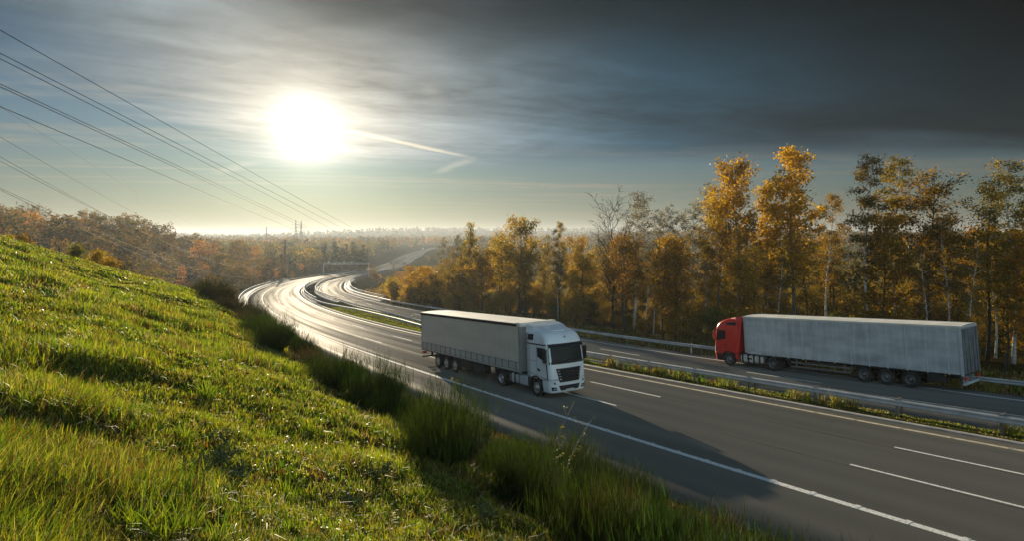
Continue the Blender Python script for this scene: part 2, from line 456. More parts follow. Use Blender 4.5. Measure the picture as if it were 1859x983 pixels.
sc.view_settings.view_transform = 'Standard'; sc.view_settings.look = 'None'; sc.view_settings.exposure = 0.72; sc.view_settings.gamma = 1.0
sc.view_settings.use_curve_mapping = False
cy = sc.cycles
cy.max_bounces = 6; cy.diffuse_bounces = 2; cy.glossy_bounces = 2; cy.transmission_bounces = 4; cy.volume_bounces = 0; cy.transparent_max_bounces = 8
cy.use_denoising = True; cy.use_adaptive_sampling = True; cy.adaptive_threshold = .015
cy.caustics_reflective = False; cy.caustics_refractive = False; cy.sample_clamp_indirect = 4.0

# air
m, nt_, out = new_mat('haze_air')
pv = nt_.nodes.new('ShaderNodeVolumePrincipled'); pv.inputs['Density'].default_value = HAZE; pv.inputs['Color'].default_value = (.80, .90, 1.0, 1); pv.inputs['Anisotropy'].default_value = .42
L(nt_, pv.outputs[0], out.inputs['Volume'])
hz = MB().box(-3900, 3900, -420, 3900, -48, 44).build('haze', m)
tag(hz, kind='stuff')

# ------------------------------------------------------------------ ground sheet
def ground_mat():
    m, nt, out = new_mat('soil_and_thatch')
    p = N(nt, 'ShaderNodeBsdfPrincipled', Roughness=.9); p.inputs['Specular IOR Level'].default_value = .0; L(nt, p.outputs[0], out.inputs[0])
    tc = N(nt, 'ShaderNodeTexCoord'); 
    def nz(sc_, d=4): 
        n = N(nt, 'ShaderNodeTexNoise'); n.inputs['Scale'].default_value = sc_; n.inputs['Detail'].default_value = d; L(nt, tc.outputs['Object'], n.inputs['Vector']); return n.outputs['Fac']
    def ramp(f, a, b, c1, c2):
        r = N(nt, 'ShaderNodeValToRGB'); r.color_ramp.elements[0].position = a; r.color_ramp.elements[1].position = b
        r.color_ramp.elements[0].color = c4(c1); r.color_ramp.elements[1].color = c4(c2); L(nt, f, r.inputs[0]); return r.outputs[0]
    c1 = ramp(nz(.35), .35, .65, (.032, .042, .010), (.075, .070, .020))
    c2 = ramp(nz(3.0), .4, .7, (.035, .042, .012), (.11, .095, .035))
    mx = N(nt, 'ShaderNodeMix', data_type='RGBA'); mx.inputs[0].default_value = .5; L(nt, c1, mx.inputs[6]); L(nt, c2, mx.inputs[7])
    a = N(nt, 'ShaderNodeAttribute', attribute_name='tint')
    m2 = N(nt, 'ShaderNodeMix', data_type='RGBA', blend_type='MULTIPLY'); m2.inputs[0].default_value = 1; L(nt, mx.outputs[2], m2.inputs[6]); L(nt, a.outputs['Color'], m2.inputs[7])
    L(nt, m2.outputs[2], p.inputs['Base Color'])
    b = N(nt, 'ShaderNodeBump'); b.inputs['Strength'].default_value = .8; b.inputs['Distance'].default_value = .12; L(nt, nz(5.0, 6), b.inputs['Height']); L(nt, b.outputs[0], p.inputs['Normal'])
    return m
M['ground'] = ground_mat()
rad = np.concatenate([[.0], np.exp(np.linspace(math.log(.6), math.log(3800), 330))])
ang = np.concatenate([np.linspace(-58, 58, 420), np.linspace(60, 300, 81)]); ang = np.radians(ang)
gx = rad[:, None] * np.sin(ang)[None]; gy = rad[:, None] * np.cos(ang)[None]
ok = gy < -400
gy = np.maximum(gy, -400)
gz_ = ground(gx.ravel(), gy.ravel())
gz_ = np.clip(gz_, -46, 26)
nr, na = gx.shape
idx = np.arange(nr * na).reshape(nr, na)
a = idx[:-1]; b = idx[1:]
F = np.stack([a, np.roll(a, -1, 1), np.roll(b, -1, 1), b], -1).reshape(-1, 4)[:, ::-1]
gs_, go_ = frame(gx.ravel(), gy.ravel())
tint = np.ones((nr * na, 3))
wood = (go_ > 26) & (gs_ < 125) & (gs_ > -150)
tint[wood] = (1.15, .78, .42)
vr = (go_ < -.5) & (go_ > -12); tint[vr] = (1.0, .70, .50)
far = np.hypot(gx.ravel(), gy.ravel()) > 140
tint[far & ~wood] = (.62, .60, .40)
ridge = gy.ravel() > 1900
tint[ridge] = (.5, .55, .5)
hillm = (go_ < -9) & (gs_ < 45); tint[hillm] = (1.25, 1.3, .8)
gme = np_mesh('ground', np.stack([gx.ravel(), gy.ravel(), gz_], 1), F, M['ground'], tint, smooth=True)
go = mesh_obj('ground', gme); tag(go, kind='structure')

# ------------------------------------------------------------------ roads
def asphalt(name, seed, tone):
    m, nt, out = new_mat(name)
    p = N(nt, 'ShaderNodeBsdfDiffuse'); p.inputs['Roughness'].default_value = .6
    gl = N(nt, 'ShaderNodeBsdfGlossy'); gl.inputs['Color'].default_value = (1, .98, .95, 1); gl.inputs['Roughness'].default_value = .52
    mixs = N(nt, 'ShaderNodeMixShader'); L(nt, p.outputs[0], mixs.inputs[1]); L(nt, gl.outputs[0], mixs.inputs[2]); L(nt, mixs.outputs[0], out.inputs[0])
    uv = N(nt, 'ShaderNodeUVMap', uv_map='lane'); sp = N(nt, 'ShaderNodeSeparateXYZ'); L(nt, uv.outputs[0], sp.inputs[0])
    tc = N(nt, 'ShaderNodeTexCoord')
    # polished wheel tracks run along the lanes: smoother, slightly different grey
    cmb = N(nt, 'ShaderNodeCombineXYZ'); L(nt, sp.outputs[0], cmb.inputs[0])
    ms = N(nt, 'ShaderNodeMath', operation='MULTIPLY'); ms.inputs[1].default_value = .012; L(nt, sp.outputs[1], ms.inputs[0]); L(nt, ms.outputs[0], cmb.inputs[1]); cmb.inputs[2].default_value = seed
    n1 = N(nt, 'ShaderNodeTexNoise'); n1.inputs['Scale'].default_value = 1.15; n1.inputs['Detail'].default_value = 4; L(nt, cmb.outputs[0], n1.inputs['Vector'])
    n2 = N(nt, 'ShaderNodeTexNoise'); n2.inputs['Scale'].default_value = .12; n2.inputs['Detail'].default_value = 3; L(nt, tc.outputs['Object'], n2.inputs['Vector'])
    n3 = N(nt, 'ShaderNodeTexNoise'); n3.inputs['Scale'].default_value = 38.0; n3.inputs['Detail'].default_value = 2; L(nt, tc.outputs['Object'], n3.inputs['Vector'])
    cr = N(nt, 'ShaderNodeValToRGB'); cr.color_ramp.elements[0].position = .3; cr.color_ramp.elements[1].position = .7
    cr.color_ramp.elements[0].color = c4(tuple(x * .74 for x in tone)); cr.color_ramp.elements[1].color = c4(tuple(x * 1.24 for x in tone))
    av = N(nt, 'ShaderNodeMath', operation='MULTIPLY_ADD'); av.inputs[1].default_value = .55; L(nt, n1.outputs['Fac'], av.inputs[0])
    a2 = N(nt, 'ShaderNodeMath', operation='MULTIPLY_ADD'); a2.inputs[1].default_value = .25; L(nt, n2.outputs['Fac'], a2.inputs[0])
    a3 = N(nt, 'ShaderNodeMath', operation='MULTIPLY'); a3.inputs[1].default_value = .20; L(nt, n3.outputs['Fac'], a3.inputs[0])
    wv = N(nt, 'ShaderNodeMath', operation='MULTIPLY_ADD'); wv.inputs[1].default_value = 2 * math.pi / 1.7; wv.inputs[2].default_value = seed; L(nt, sp.outputs[0], wv.inputs[0])
    cs_ = N(nt, 'ShaderNodeMath', operation='COSINE'); L(nt, wv.outputs[0], cs_.inputs[0])
    ws = N(nt, 'ShaderNodeMath', operation='MULTIPLY_ADD'); ws.inputs[1].default_value = .055; L(nt, cs_.outputs[0], ws.inputs[0])
    L(nt, a3.outputs[0], a2.inputs[2]); L(nt, a2.outputs[0], av.inputs[2]); L(nt, av.outputs[0], ws.inputs[2]); L(nt, ws.outputs[0], cr.inputs[0]); L(nt, cr.outputs[0], p.inputs['Color'])
    mr = N(nt, 'ShaderNodeMapRange'); mr.inputs[1].default_value = .34; mr.inputs[2].default_value = .66; mr.inputs[3].default_value = .045; mr.inputs[4].default_value = .010
    L(nt, n1.outputs['Fac'], mr.inputs[0]); L(nt, mr.outputs[0], mixs.inputs[0])
    b = N(nt, 'ShaderNodeBump'); b.inputs['Strength'].default_value = .25; b.inputs['Distance'].default_value = .004; L(nt, n3.outputs['Fac'], b.inputs['Height']); L(nt, b.outputs[0], p.inputs['Normal']); L(nt, b.outputs[0], gl.inputs['Normal'])
    return m
M['asphalt'] = asphalt('asphalt', 1.0, (.146, .134, .110)); M['asphalt2'] = asphalt('asphalt_inner', 4.0, (.138, .130, .112))
M['paint'] = noisy('road_paint', (.20, .20, .19), (.74, .74, .70), 14, .8, spec=.08, contrast=(.28, .46), detail=6)
M['paint_y'] = noisy('road_paint_dusty', (.40, .34, .22), (.62, .56, .40), 6, .7)
M['concrete'] = noisy('concrete', (.22, .21, .19), (.36, .34, .31), 1.6, .85, bump=.3)
M['steel'] = noisy('galvanised_steel', (.42, .43, .44), (.58, .59, .60), 1.3, .62, metal=.25, spec=.25)
M['post'] = noisy('weathered_post_steel', (.17, .16, .15), (.28, .27, .25), 3, .6, metal=.5)
M['darkmetal'] = plain('dark_metal', (.05, .05, .05), .5, .6)

def strip(name, s0, s1, ds, oa, ob, mat, dz=0.0, nlat=8, skirt=.9, kind='structure', parent=None, dzs=None):
    """a paved sheet between two offsets (functions of s) with its edges turned down"""
    s = np.arange(s0, s1 + 1e-6, ds); n = len(s)
    A = oa(s) if callable(oa) else np.full(n, oa); B = ob(s) if callable(ob) else np.full(n, ob)
    cols = []; uvs = []
    lat = np.linspace(0, 1, nlat + 1)
    if skirt: 
        sk = np.full(n, skirt) + np.clip((s - 150) * .008, 0, 3)
        cols.append(road(s, A - .02) + np.stack([0 * s, 0 * s, -sk], 1)); uvs.append(np.stack([A, s], 1))
    for t in lat:
        o = A + (B - A) * t
        cols.append(road(s, o, dz)); uvs.append(np.stack([o, s], 1))
    if skirt: cols.append(road(s, B + .02) + np.stack([0 * s, 0 * s, -sk], 1)); uvs.append(np.stack([B, s], 1))
    Cn = len(cols); V = np.stack(cols, 1).reshape(-1, 3); UV = np.stack(uvs, 1).reshape(-1, 2)
    i = np.arange(n * Cn).reshape(n, Cn); a, b = i[:-1], i[1:]
    F = np.stack([a[:, :-1], a[:, 1:], b[:, 1:], b[:, :-1]], -1).reshape(-1, 4)
    me = np_mesh(name, V, F, mat)
    ul = me.uv_layers.new(name='lane'); ul.data.foreach_set('uv', UV[F.ravel()].astype(np.float32).ravel())
    o = mesh_obj(name, me, parent)
    if kind: tag(o, kind=kind)
    return o
C2a = lambda s: 13.5 + G(s); C2b = lambda s: 22.3 + G(s)
strip('road', -155, 1000, 2, -1.7, 12.2, M['asphalt'], nlat=10)
strip('road_inner_carriageway', -155, 1000, 2, C2a, C2b, M['asphalt2'], nlat=8).name = 'road'
# side road on the far left slope
def side(s): return -13 - 4 * np.sin((s - 470) / 110)
strip('side_road', 500, 800, 4, lambda s: side(s) - 3, side, noisy('pale_track', (.20, .18, .14), (.30, .27, .22), .5, .8), dz=-.8, nlat=2, skirt=3)
# painted lines
def lines():
    mk = MB(); my = MB()
    def solid(mb, s0, s1, oc, w, ds=2.0, gap=None, dz=.005, jit=0):
        s = s0
        while s < s1:
            e = min(s + ds, s1)
            o0 = oc(s) if callable(oc) else oc; o1 = oc(e) if callable(oc) else oc
            ps = [road(s, o0 - w / 2, dz), road(s, o0 + w / 2, dz), road(e, o1 + w / 2, dz), road(e, o1 - w / 2, dz)]
            mb.add(ps, [(0, 1, 2, 3)]); s = e
    def dashed(mb, s0, s1, oc, w, on, off, ph=0):
        s = s0 + ph
        while s < s1:
            for k in range(3): solid(mb, s + k * on / 3, s + (k + 1) * on / 3, oc, w)
            s += on + off
    solid(mk, -150, 900, 1.65, .26)
    # raised ribs across the edge line near the camera
    s = -60.0
    while s < 40:
        ps = [road(s, 1.50, .006), road(s, 1.82, .006), road(s + .16, 1.82, .006), road(s + .16, 1.50, .006)]
        top = [Vector(p) + Vector((0, 0, .006)) for p in ps]
        mk.add(ps + top, [(4, 5, 6, 7), (0, 1, 5, 4), (1, 2, 6, 5), (2, 3, 7, 6), (3, 0, 4, 7)])
        s += 1.35
    D0 = DASH0
    dashed(mk, -150, 900, 5.25, .13, 6, 12, (D0 + 150) % 18)
    dashed(mk, -150, 900, 8.5, .13, 6, 12, (D0 + 150) % 18)
    solid(my, -150, 900, 11.45, .22)
    dashed(mk, -150, 900, lambda s: 17.75 + G(s), .13, 6, 12, (D1 + 150) % 18)
    solid(mk, -150, 900, lambda s: 20.9 + G(s), .2); solid(mk, 22, 900, lambda s: 14.1 + G(s), .2)
    for mb, nm, mt in ((mk, 'road_markings', M['paint']), (my, 'road_markings', M['paint_y'])):
        o = mb.build(nm, mt); tag(o, kind='structure')
    # shoulder rib studs along the dusty median line
    st = MB(); s = -60.0
    while s < 30:
        p = road(s, 11.45); c = math.cos(heading(s)); sn = math.sin(heading(s))
        st.box(p[0] - .09, p[0] + .09, p[1] - .05, p[1] + .05, p[2] + .004, p[2] + .018); s += 1.9
    tag(st.build('road_markings', M['paint_y']), kind='structure')
DASH0 = -5.4; D1 = -6.1
lines()
# bridge expansion joints and lane seams
jt = MB()
for s in (119.5, 284.0):
    for A, B in ((-1.6, 12.1), (13.7 + float(G(s)), 22.1 + float(G(s)))):
        for k in range(8):
            o0, o1 = A + (B - A) * k / 8, A + (B - A) * (k + 1) / 8
            jt.add([road(s, o0, .005), road(s, o1, .005), road(s + .5, o1, .005), road(s + .5, o0, .005)], [(0, 1, 2, 3)])
tag(jt.build('expansion_joint', M['concrete']), kind='structure')
seam = MB()
for oc in (5.05, 8.32):
    for s in np.arange(-60, 110, 2.0):
        w = .02 + .012 * math.sin(s * .7)
        seam.add([road(s, oc - w, .0035), road(s, oc + w, .0035), road(s + 2, oc + w, .0035), road(s + 2, oc - w, .0035)], [(0, 1, 2, 3)])
tag(seam.build('road_seam', noisy('tar_seam', (.030, .029, .028), (.055, .053, .05), 3, .7, spec=.1)), kind='structure')
# concrete gutter along the median
strip('gutter', -150, 118, 2, 12.25, 12.62, M['concrete'], dz=.03, nlat=2, skirt=.3)

# ------------------------------------------------------------------ crash barriers
def rail_A(s): return np.interp(s, [-155, -30, 10, 35, 55, 80, 95, 108, 125, 300, 460], [13.25, 13.25, 13.9, 14.9, 15.5, 15.0, 13.7, 12.75, 12.55, 12.55, 12.55])
def rail_B(s): return np.interp(s, [-155, -30, 0, 20, 50, 80, 125, 300, 460], [13.72, 13.72, 14.55, 15.9, 17.15, 17.9, 17.9, 13.1 + 3.4, 12.9])
def rail_Bc(s): return np.minimum(rail_B(s), C2a(s) - .25)
def rail_C(s): return 23.0 + G(s)
def rail_D(s): return np.interp(s, [95, 106, 118, 460], [-3.2, -2.5, -2.1, -2.1])
def barrier(label, s0, s1, off, side, step, ds=2.0, spacer=None, group=None, zoff=0.0, post_s1=None):
    """a steel beam on posts; side +1 = its face looks towards larger offsets"""
    root = empty('guardrail', tuple(road(s0, float(off(s0)))))
    root['label'] = label; root['category'] = 'guardrail'
    if group: root['group'] = group
    b0 = Vector(root.location)
    prof = [(-.02, .44), (.055, .475), (.065, .52), (.015, .575), (.015, .61), (.065, .665), (.055, .71), (-.02, .75), (-.035, .735), (.03, .70), (.035, .67), (-.012, .615), (-.012, .57), (.035, .515), (.03, .49), (-.035, .455)]
    s = np.arange(s0, s1 + 1e-6, ds); o = off(s)
    rings = [[tuple(Vector(road(si, oi + side * q[0], q[1] + zoff)) - b0) for q in prof] for si, oi in zip(s, o)]
    MB().loft(rings, 0, True, True).build('beam', M['steel'], root)
    def post(mb, si, far=False):
        oi = float(off(si)); oc = oi - side * .09
        p = Vector(road(si, oc)) - b0; h = heading(si); c, sn = math.cos(h), math.sin(h)
        vs = []
        for z in (-.35, .70 + zoff):
            for (a, l) in ((-.03, -.05), (.03, -.05), (.03, .05), (-.03, .05)):
                vs.append((p.x + a * c - l * sn, p.y + a * sn + l * c, p.z + z))
        mb.add(vs, [(3, 2, 1, 0), (4, 5, 6, 7), (0, 1, 5, 4), (1, 2, 6, 5), (2, 3, 7, 6), (3, 0, 4, 7)])
        # block between post and beam
        q = [Vector(road(si, oi - side * a, z + zoff)) - b0 for z in (.55, .68) for a in (.02, .10)]
        d = Vector((-sn, c, 0)) * .05
        vs = [q[0] - d, q[1] - d, q[1] + d, q[0] + d, q[2] - d, q[3] - d, q[3] + d, q[2] + d]
        mb.add(vs, [(3, 2, 1, 0), (4, 5, 6, 7), (0, 1, 5, 4), (1, 2, 6, 5), (2, 3, 7, 6), (3, 0, 4, 7)])
        if spacer and si < spacer[1]:
            w = spacer[0]
            q = [Vector(road(si, oi + side * a, z + zoff)) - b0 for z in (.74, .79) for a in (-w, .05)]
            vs = [q[0] - d, q[1] - d, q[1] + d, q[0] + d, q[2] - d, q[3] - d, q[3] + d, q[2] + d]
            mb.add(vs, [(3, 2, 1, 0), (4, 5, 6, 7), (0, 1, 5, 4), (1, 2, 6, 5), (2, 3, 7, 6), (3, 0, 4, 7)])
    n = 0; si = s0 + .8; rest = MB()
    while si < (post_s1 or s1):
        if n < 100:
            mb = MB(); post(mb, si); mb.build('post', M['post'], root); n += 1
        else: post(rest, si)
        si += step(si) if callable(step) else step
    if rest.n:
        r = rest.build('post', M['post'], root); r['kind'] = 'stuff'
    return root
barrier('long double-faced steel crash barrier on the weedy central strip beside the white lorry', -60, 119, rail_A, -1, lambda s: 4.0 if s < 15 else 2.4, spacer=(.50, 8))
barrier('second central crash barrier, its posts facing the inner carriageway, merging with the other rail', -60, 119, rail_Bc, 1, lambda s: 4.0 if s < 15 else 2.4)
barrier('roadside steel crash barrier in front of the autumn wood, running past the red lorry', -60, 119, rail_C, -1, 3.6)
barrier('outermost crash barrier on the left edge of the curved bridge', 92, 470, rail_D, 1, lambda s: 4.0 if s < 300 else 8.0)
barrier('crash barrier on the inner edge of the left bridge deck', 119.5, 470, rail_A, -1, lambda s: 4.0 if s < 300 else 8.0)
barrier('crash barrier on the gap side of the right bridge deck', 119.5, 290, rail_Bc, 1, 3.0)
barrier('crash barrier on the right edge of the curved bridge beside the dark valley', 119.5, 470, rail_C, -1, lambda s: 3.6 if s < 290 else 8.0)

# ------------------------------------------------------------------ bridge
br = empty('road_bridge', tuple(road(BR0, 5, -2)))
tag(br, 'curved twin-deck road bridge crossing the wooded valley', 'bridge')
bb = Vector(br.location)
def deck_part(oa, ob, h0=.06, h1=1.6):
    s = np.arange(BR0 - 1, BR1 + 2, 3.0); rings = []
    for si in s:
        A = float(oa(si) if callable(oa) else oa); B = float(ob(si) if callable(ob) else ob)
        sec = [(A, -h0), (B, -h0), (B, -.55), (B - 1.2, -.75), (B - 2.2, -h1), (A + 2.2, -h1), (A + 1.2, -.75), (A, -.55)]
        rings.append([tuple(Vector(road(si, o, z)) - bb) for o, z in sec])
    return MB().loft(rings, 0, True, True).build('deck', M['concrete'], br)
deck_part(-3.9, 13.3)
deck_part(lambda s: 13.45 + G(s) - (0.9 if 1 else 0), lambda s: 24.9 + G(s))
for (oa, ob) in ((-3.9, -2.75), (lambda s: 23.7 + G(s), lambda s: 24.9 + G(s))):
    s = np.arange(BR0 - 1, BR1 + 2, 3.0)
    rings = []
    for si in s:
        A = float(oa(si) if callable(oa) else oa); B = float(ob(si) if callable(ob) else ob)
        rings.append([tuple(Vector(road(si, o, z)) - bb) for o, z in ((A, -.04), (B, -.04), (B, .15), (A, .15))])
    MB().loft(rings, 0, True, True).build('kerb', M['concrete'], br)
for sp in (BR0 + 40, BR0 + 82, BR0 + 124):
    for oc in (5.0, 18 + float(G(sp))):
        p = Vector(road(sp, oc)) - bb; h = heading(sp); gzz = gz(*road(sp, oc)[:2]) - bb.z
        rings = []
        for z in (gzz - 1, p.z - 1.65):
            rings.append([(p.x + a * math.cos(h) - b_ * math.sin(h), p.y + a * math.sin(h) + b_ * math.cos(h), z) for a, b_ in ((-2.6, -.5), (2.6, -.5), (2.9, 0), (2.6, .5), (-2.6, .5), (-2.9, 0))])
        MB().loft(rings, 0, True, True).build('pier', M['concrete'], br)
for sa, dirn in ((BR0, -1), (BR1, 1)):
    for (A, B) in ((-4.0, 13.3), (13.0 + float(G(sa)), 25.2 + float(G(sa)))):
        rings = []
        for so_ in (0, dirn * 2.0):
            rings.append([tuple(Vector(road(sa + so_, o, z)) - bb) for o, z in ((A, -.6), (B, -.6), (B, -9), (A, -9))])
        MB().loft(rings, 0, True, True).build('abutment', M['concrete'], br)
def parapet(label, off, s0, s1):
    root = empty('handrail', tuple(road(s0, float(off(s0)))))
    tag(root, label, 'railing'); b0 = Vector(root.location)
    s = np.arange(s0, s1, 2.0)
    for z, r in ((1.12, .055), (.75, .03), (.42, .03)):
        MB().tube([Vector(road(si, float(off(si)), z)) - b0 for si in s], r, 6).build('rail', M['steel'], root)
    for i, si in enumerate(np.arange(s0, s1, 2.0)):
        if i >= 95: break
        p = Vector(road(si, float(off(si)))) - b0
        MB().box(p.x - .035, p.x + .035, p.y - .035, p.y + .035, p.z - .1, p.z + 1.1).build('post', M['steel'], root)
parapet('outer handrail along the left side of the bridge', lambda s: -3.6, BR0 - 2, BR1)
parapet('outer handrail along the right side of the bridge above the dark slope', lambda s: 24.4 + G(s), BR0 - 1, BR1)
parapet('handrail on the gap side of the left bridge deck', lambda s: 13.1, BR0 - 1, BR1)
parapet('handrail on the gap side of the right bridge deck', lambda s: 12.7 + G(s), BR0 - 1, BR1)
# ------------------------------------------------------------------ grass and scrub
M['grass'] = leafy('grass_blade', (1, 1, 1), .55, .46, .30, var=.0, tmul=(1.36, 1.40, .45))
M['scrub'] = leafy('broom_stem', (1, 1, 1), .20, .6, .10, var=.3, tmul=(1.3, 1.25, .6))
M['leaf'] = leafy('autumn_leaf', (1, 1, 1), .58, .5, .25, var=.22, tmul=(1.45, 1.32, .5))
M['leaf_far'] = leafy('distant_leaf', (1, 1, 1), .45, .7, .1, var=.30, tmul=(1.4, 1.15, .6))
M['silver'] = leafy('silvery_leaf', (.075, .11, .05), .25, .7, .0, tint=False, var=.1)
M['bark_dark'] = noisy('dark_bark', (.022, .018, .014), (.06, .05, .04), 5, .85, bump=.5, stretch=(3, 3, .6))
M['bark_grey'] = noisy('grey_bark', (.09, .08, .065), (.19, .17, .14), 4, .8, bump=.4, stretch=(3, 3, .6))
M['bark_birch'] = noisy('birch_bark', (.06, .055, .05), (.62, .60, .56), 3.2, .65, bump=.2, stretch=(1.2, 1.2, 3.0), contrast=(.36, .46))
PAL = {
    'lush': [(.075, .135, .012), (.11, .185, .016), (.16, .23, .02)],
    'yellow': [(.24, .25, .022), (.30, .29, .035), (.19, .23, .02)],
    'straw': [(.26, .20, .075), (.20, .135, .05), (.33, .27, .12)],
    'rust': [(.15, .075, .02), (.12, .07, .022), (.18, .10, .03)],
    'dark': [(.03, .055, .007), (.04, .065, .009)],
}
def blades(base, h, w, az, lean, colr, nseg=2, curl=.5):
    """numpy blades: base (n,3), height, width, azimuth of lean, lean amount; returns verts, tris, colours"""
    n = len(base)
    lv = np.linspace(0, 1, nseg + 1)
    dx, dy = np.cos(az), np.sin(az); rx, ry = -dy, dx
    tw = rng.uniform(-.9, .9, n); c, s = np.cos(tw), np.sin(tw)
    sx, sy = rx * c + dx * s, ry * c + dy * s
    V = np.zeros((n, 2 * nseg + 1, 3)); 
    for k, t in enumerate(lv):
        bend = lean * (t ** (1 + curl))
        zz = h * t * np.sqrt(np.maximum(1 - (lean * t) ** 2 * .55, .08))
        cx = base[:, 0] + dx * h * bend; cy_ = base[:, 1] + dy * h * bend; cz = base[:, 2] + zz
        ww = w * (1 - .55 * t ** 1.5) * .5
        if k < nseg:
            V[:, 2 * k] = np.stack([cx - sx * ww, cy_ - sy * ww, cz], 1); V[:, 2 * k + 1] = np.stack([cx + sx * ww, cy_ + sy * ww, cz], 1)
        else: V[:, 2 * k] = np.stack([cx, cy_, cz], 1)
    f = []
    for k in range(nseg - 1):
        a = 2 * k; f += [(a, a + 1, a + 3), (a, a + 3, a + 2)]
    a = 2 * (nseg - 1); f.append((a, a + 1, a + 2))
    f = np.array(f); m = 2 * nseg + 1
    Fc = (np.arange(n)[:, None, None] * m + f[None]).reshape(-1, 3)
    Cc = np.repeat(colr[:, None, :], m, 1)
    return V.reshape(-1, 3), Fc, Cc.reshape(-1, 3)
class Acc:
    def __init__(self): self.V = []; self.F = []; self.C = []; self.n = 0
    def add(self, V, F, C):
        self.V.append(V); self.F.append(F + self.n); self.C.append(C); self.n += len(V)
    def mesh(self, name, mat):
        return np_mesh(name, np.concatenate(self.V), np.concatenate(self.F), mat, np.concatenate(self.C))
def pick(names, probs, n):
    """one colour per item, mixed from palettes with weights (n, k)"""
    k = len(names); cum = np.cumsum(probs / probs.sum(1, keepdims=True), 1); r = rng.random(n)
    ch = (r[:, None] > cum).sum(1).clip(0, k - 1); out = np.zeros((n, 3))
    for i, nm in enumerate(names):
        P = np.array(PAL[nm]); j = ch == i
        out[j] = P[rng.integers(0, len(P), j.sum())]
    return out * rng.uniform(.8, 1.2, (n, 1))

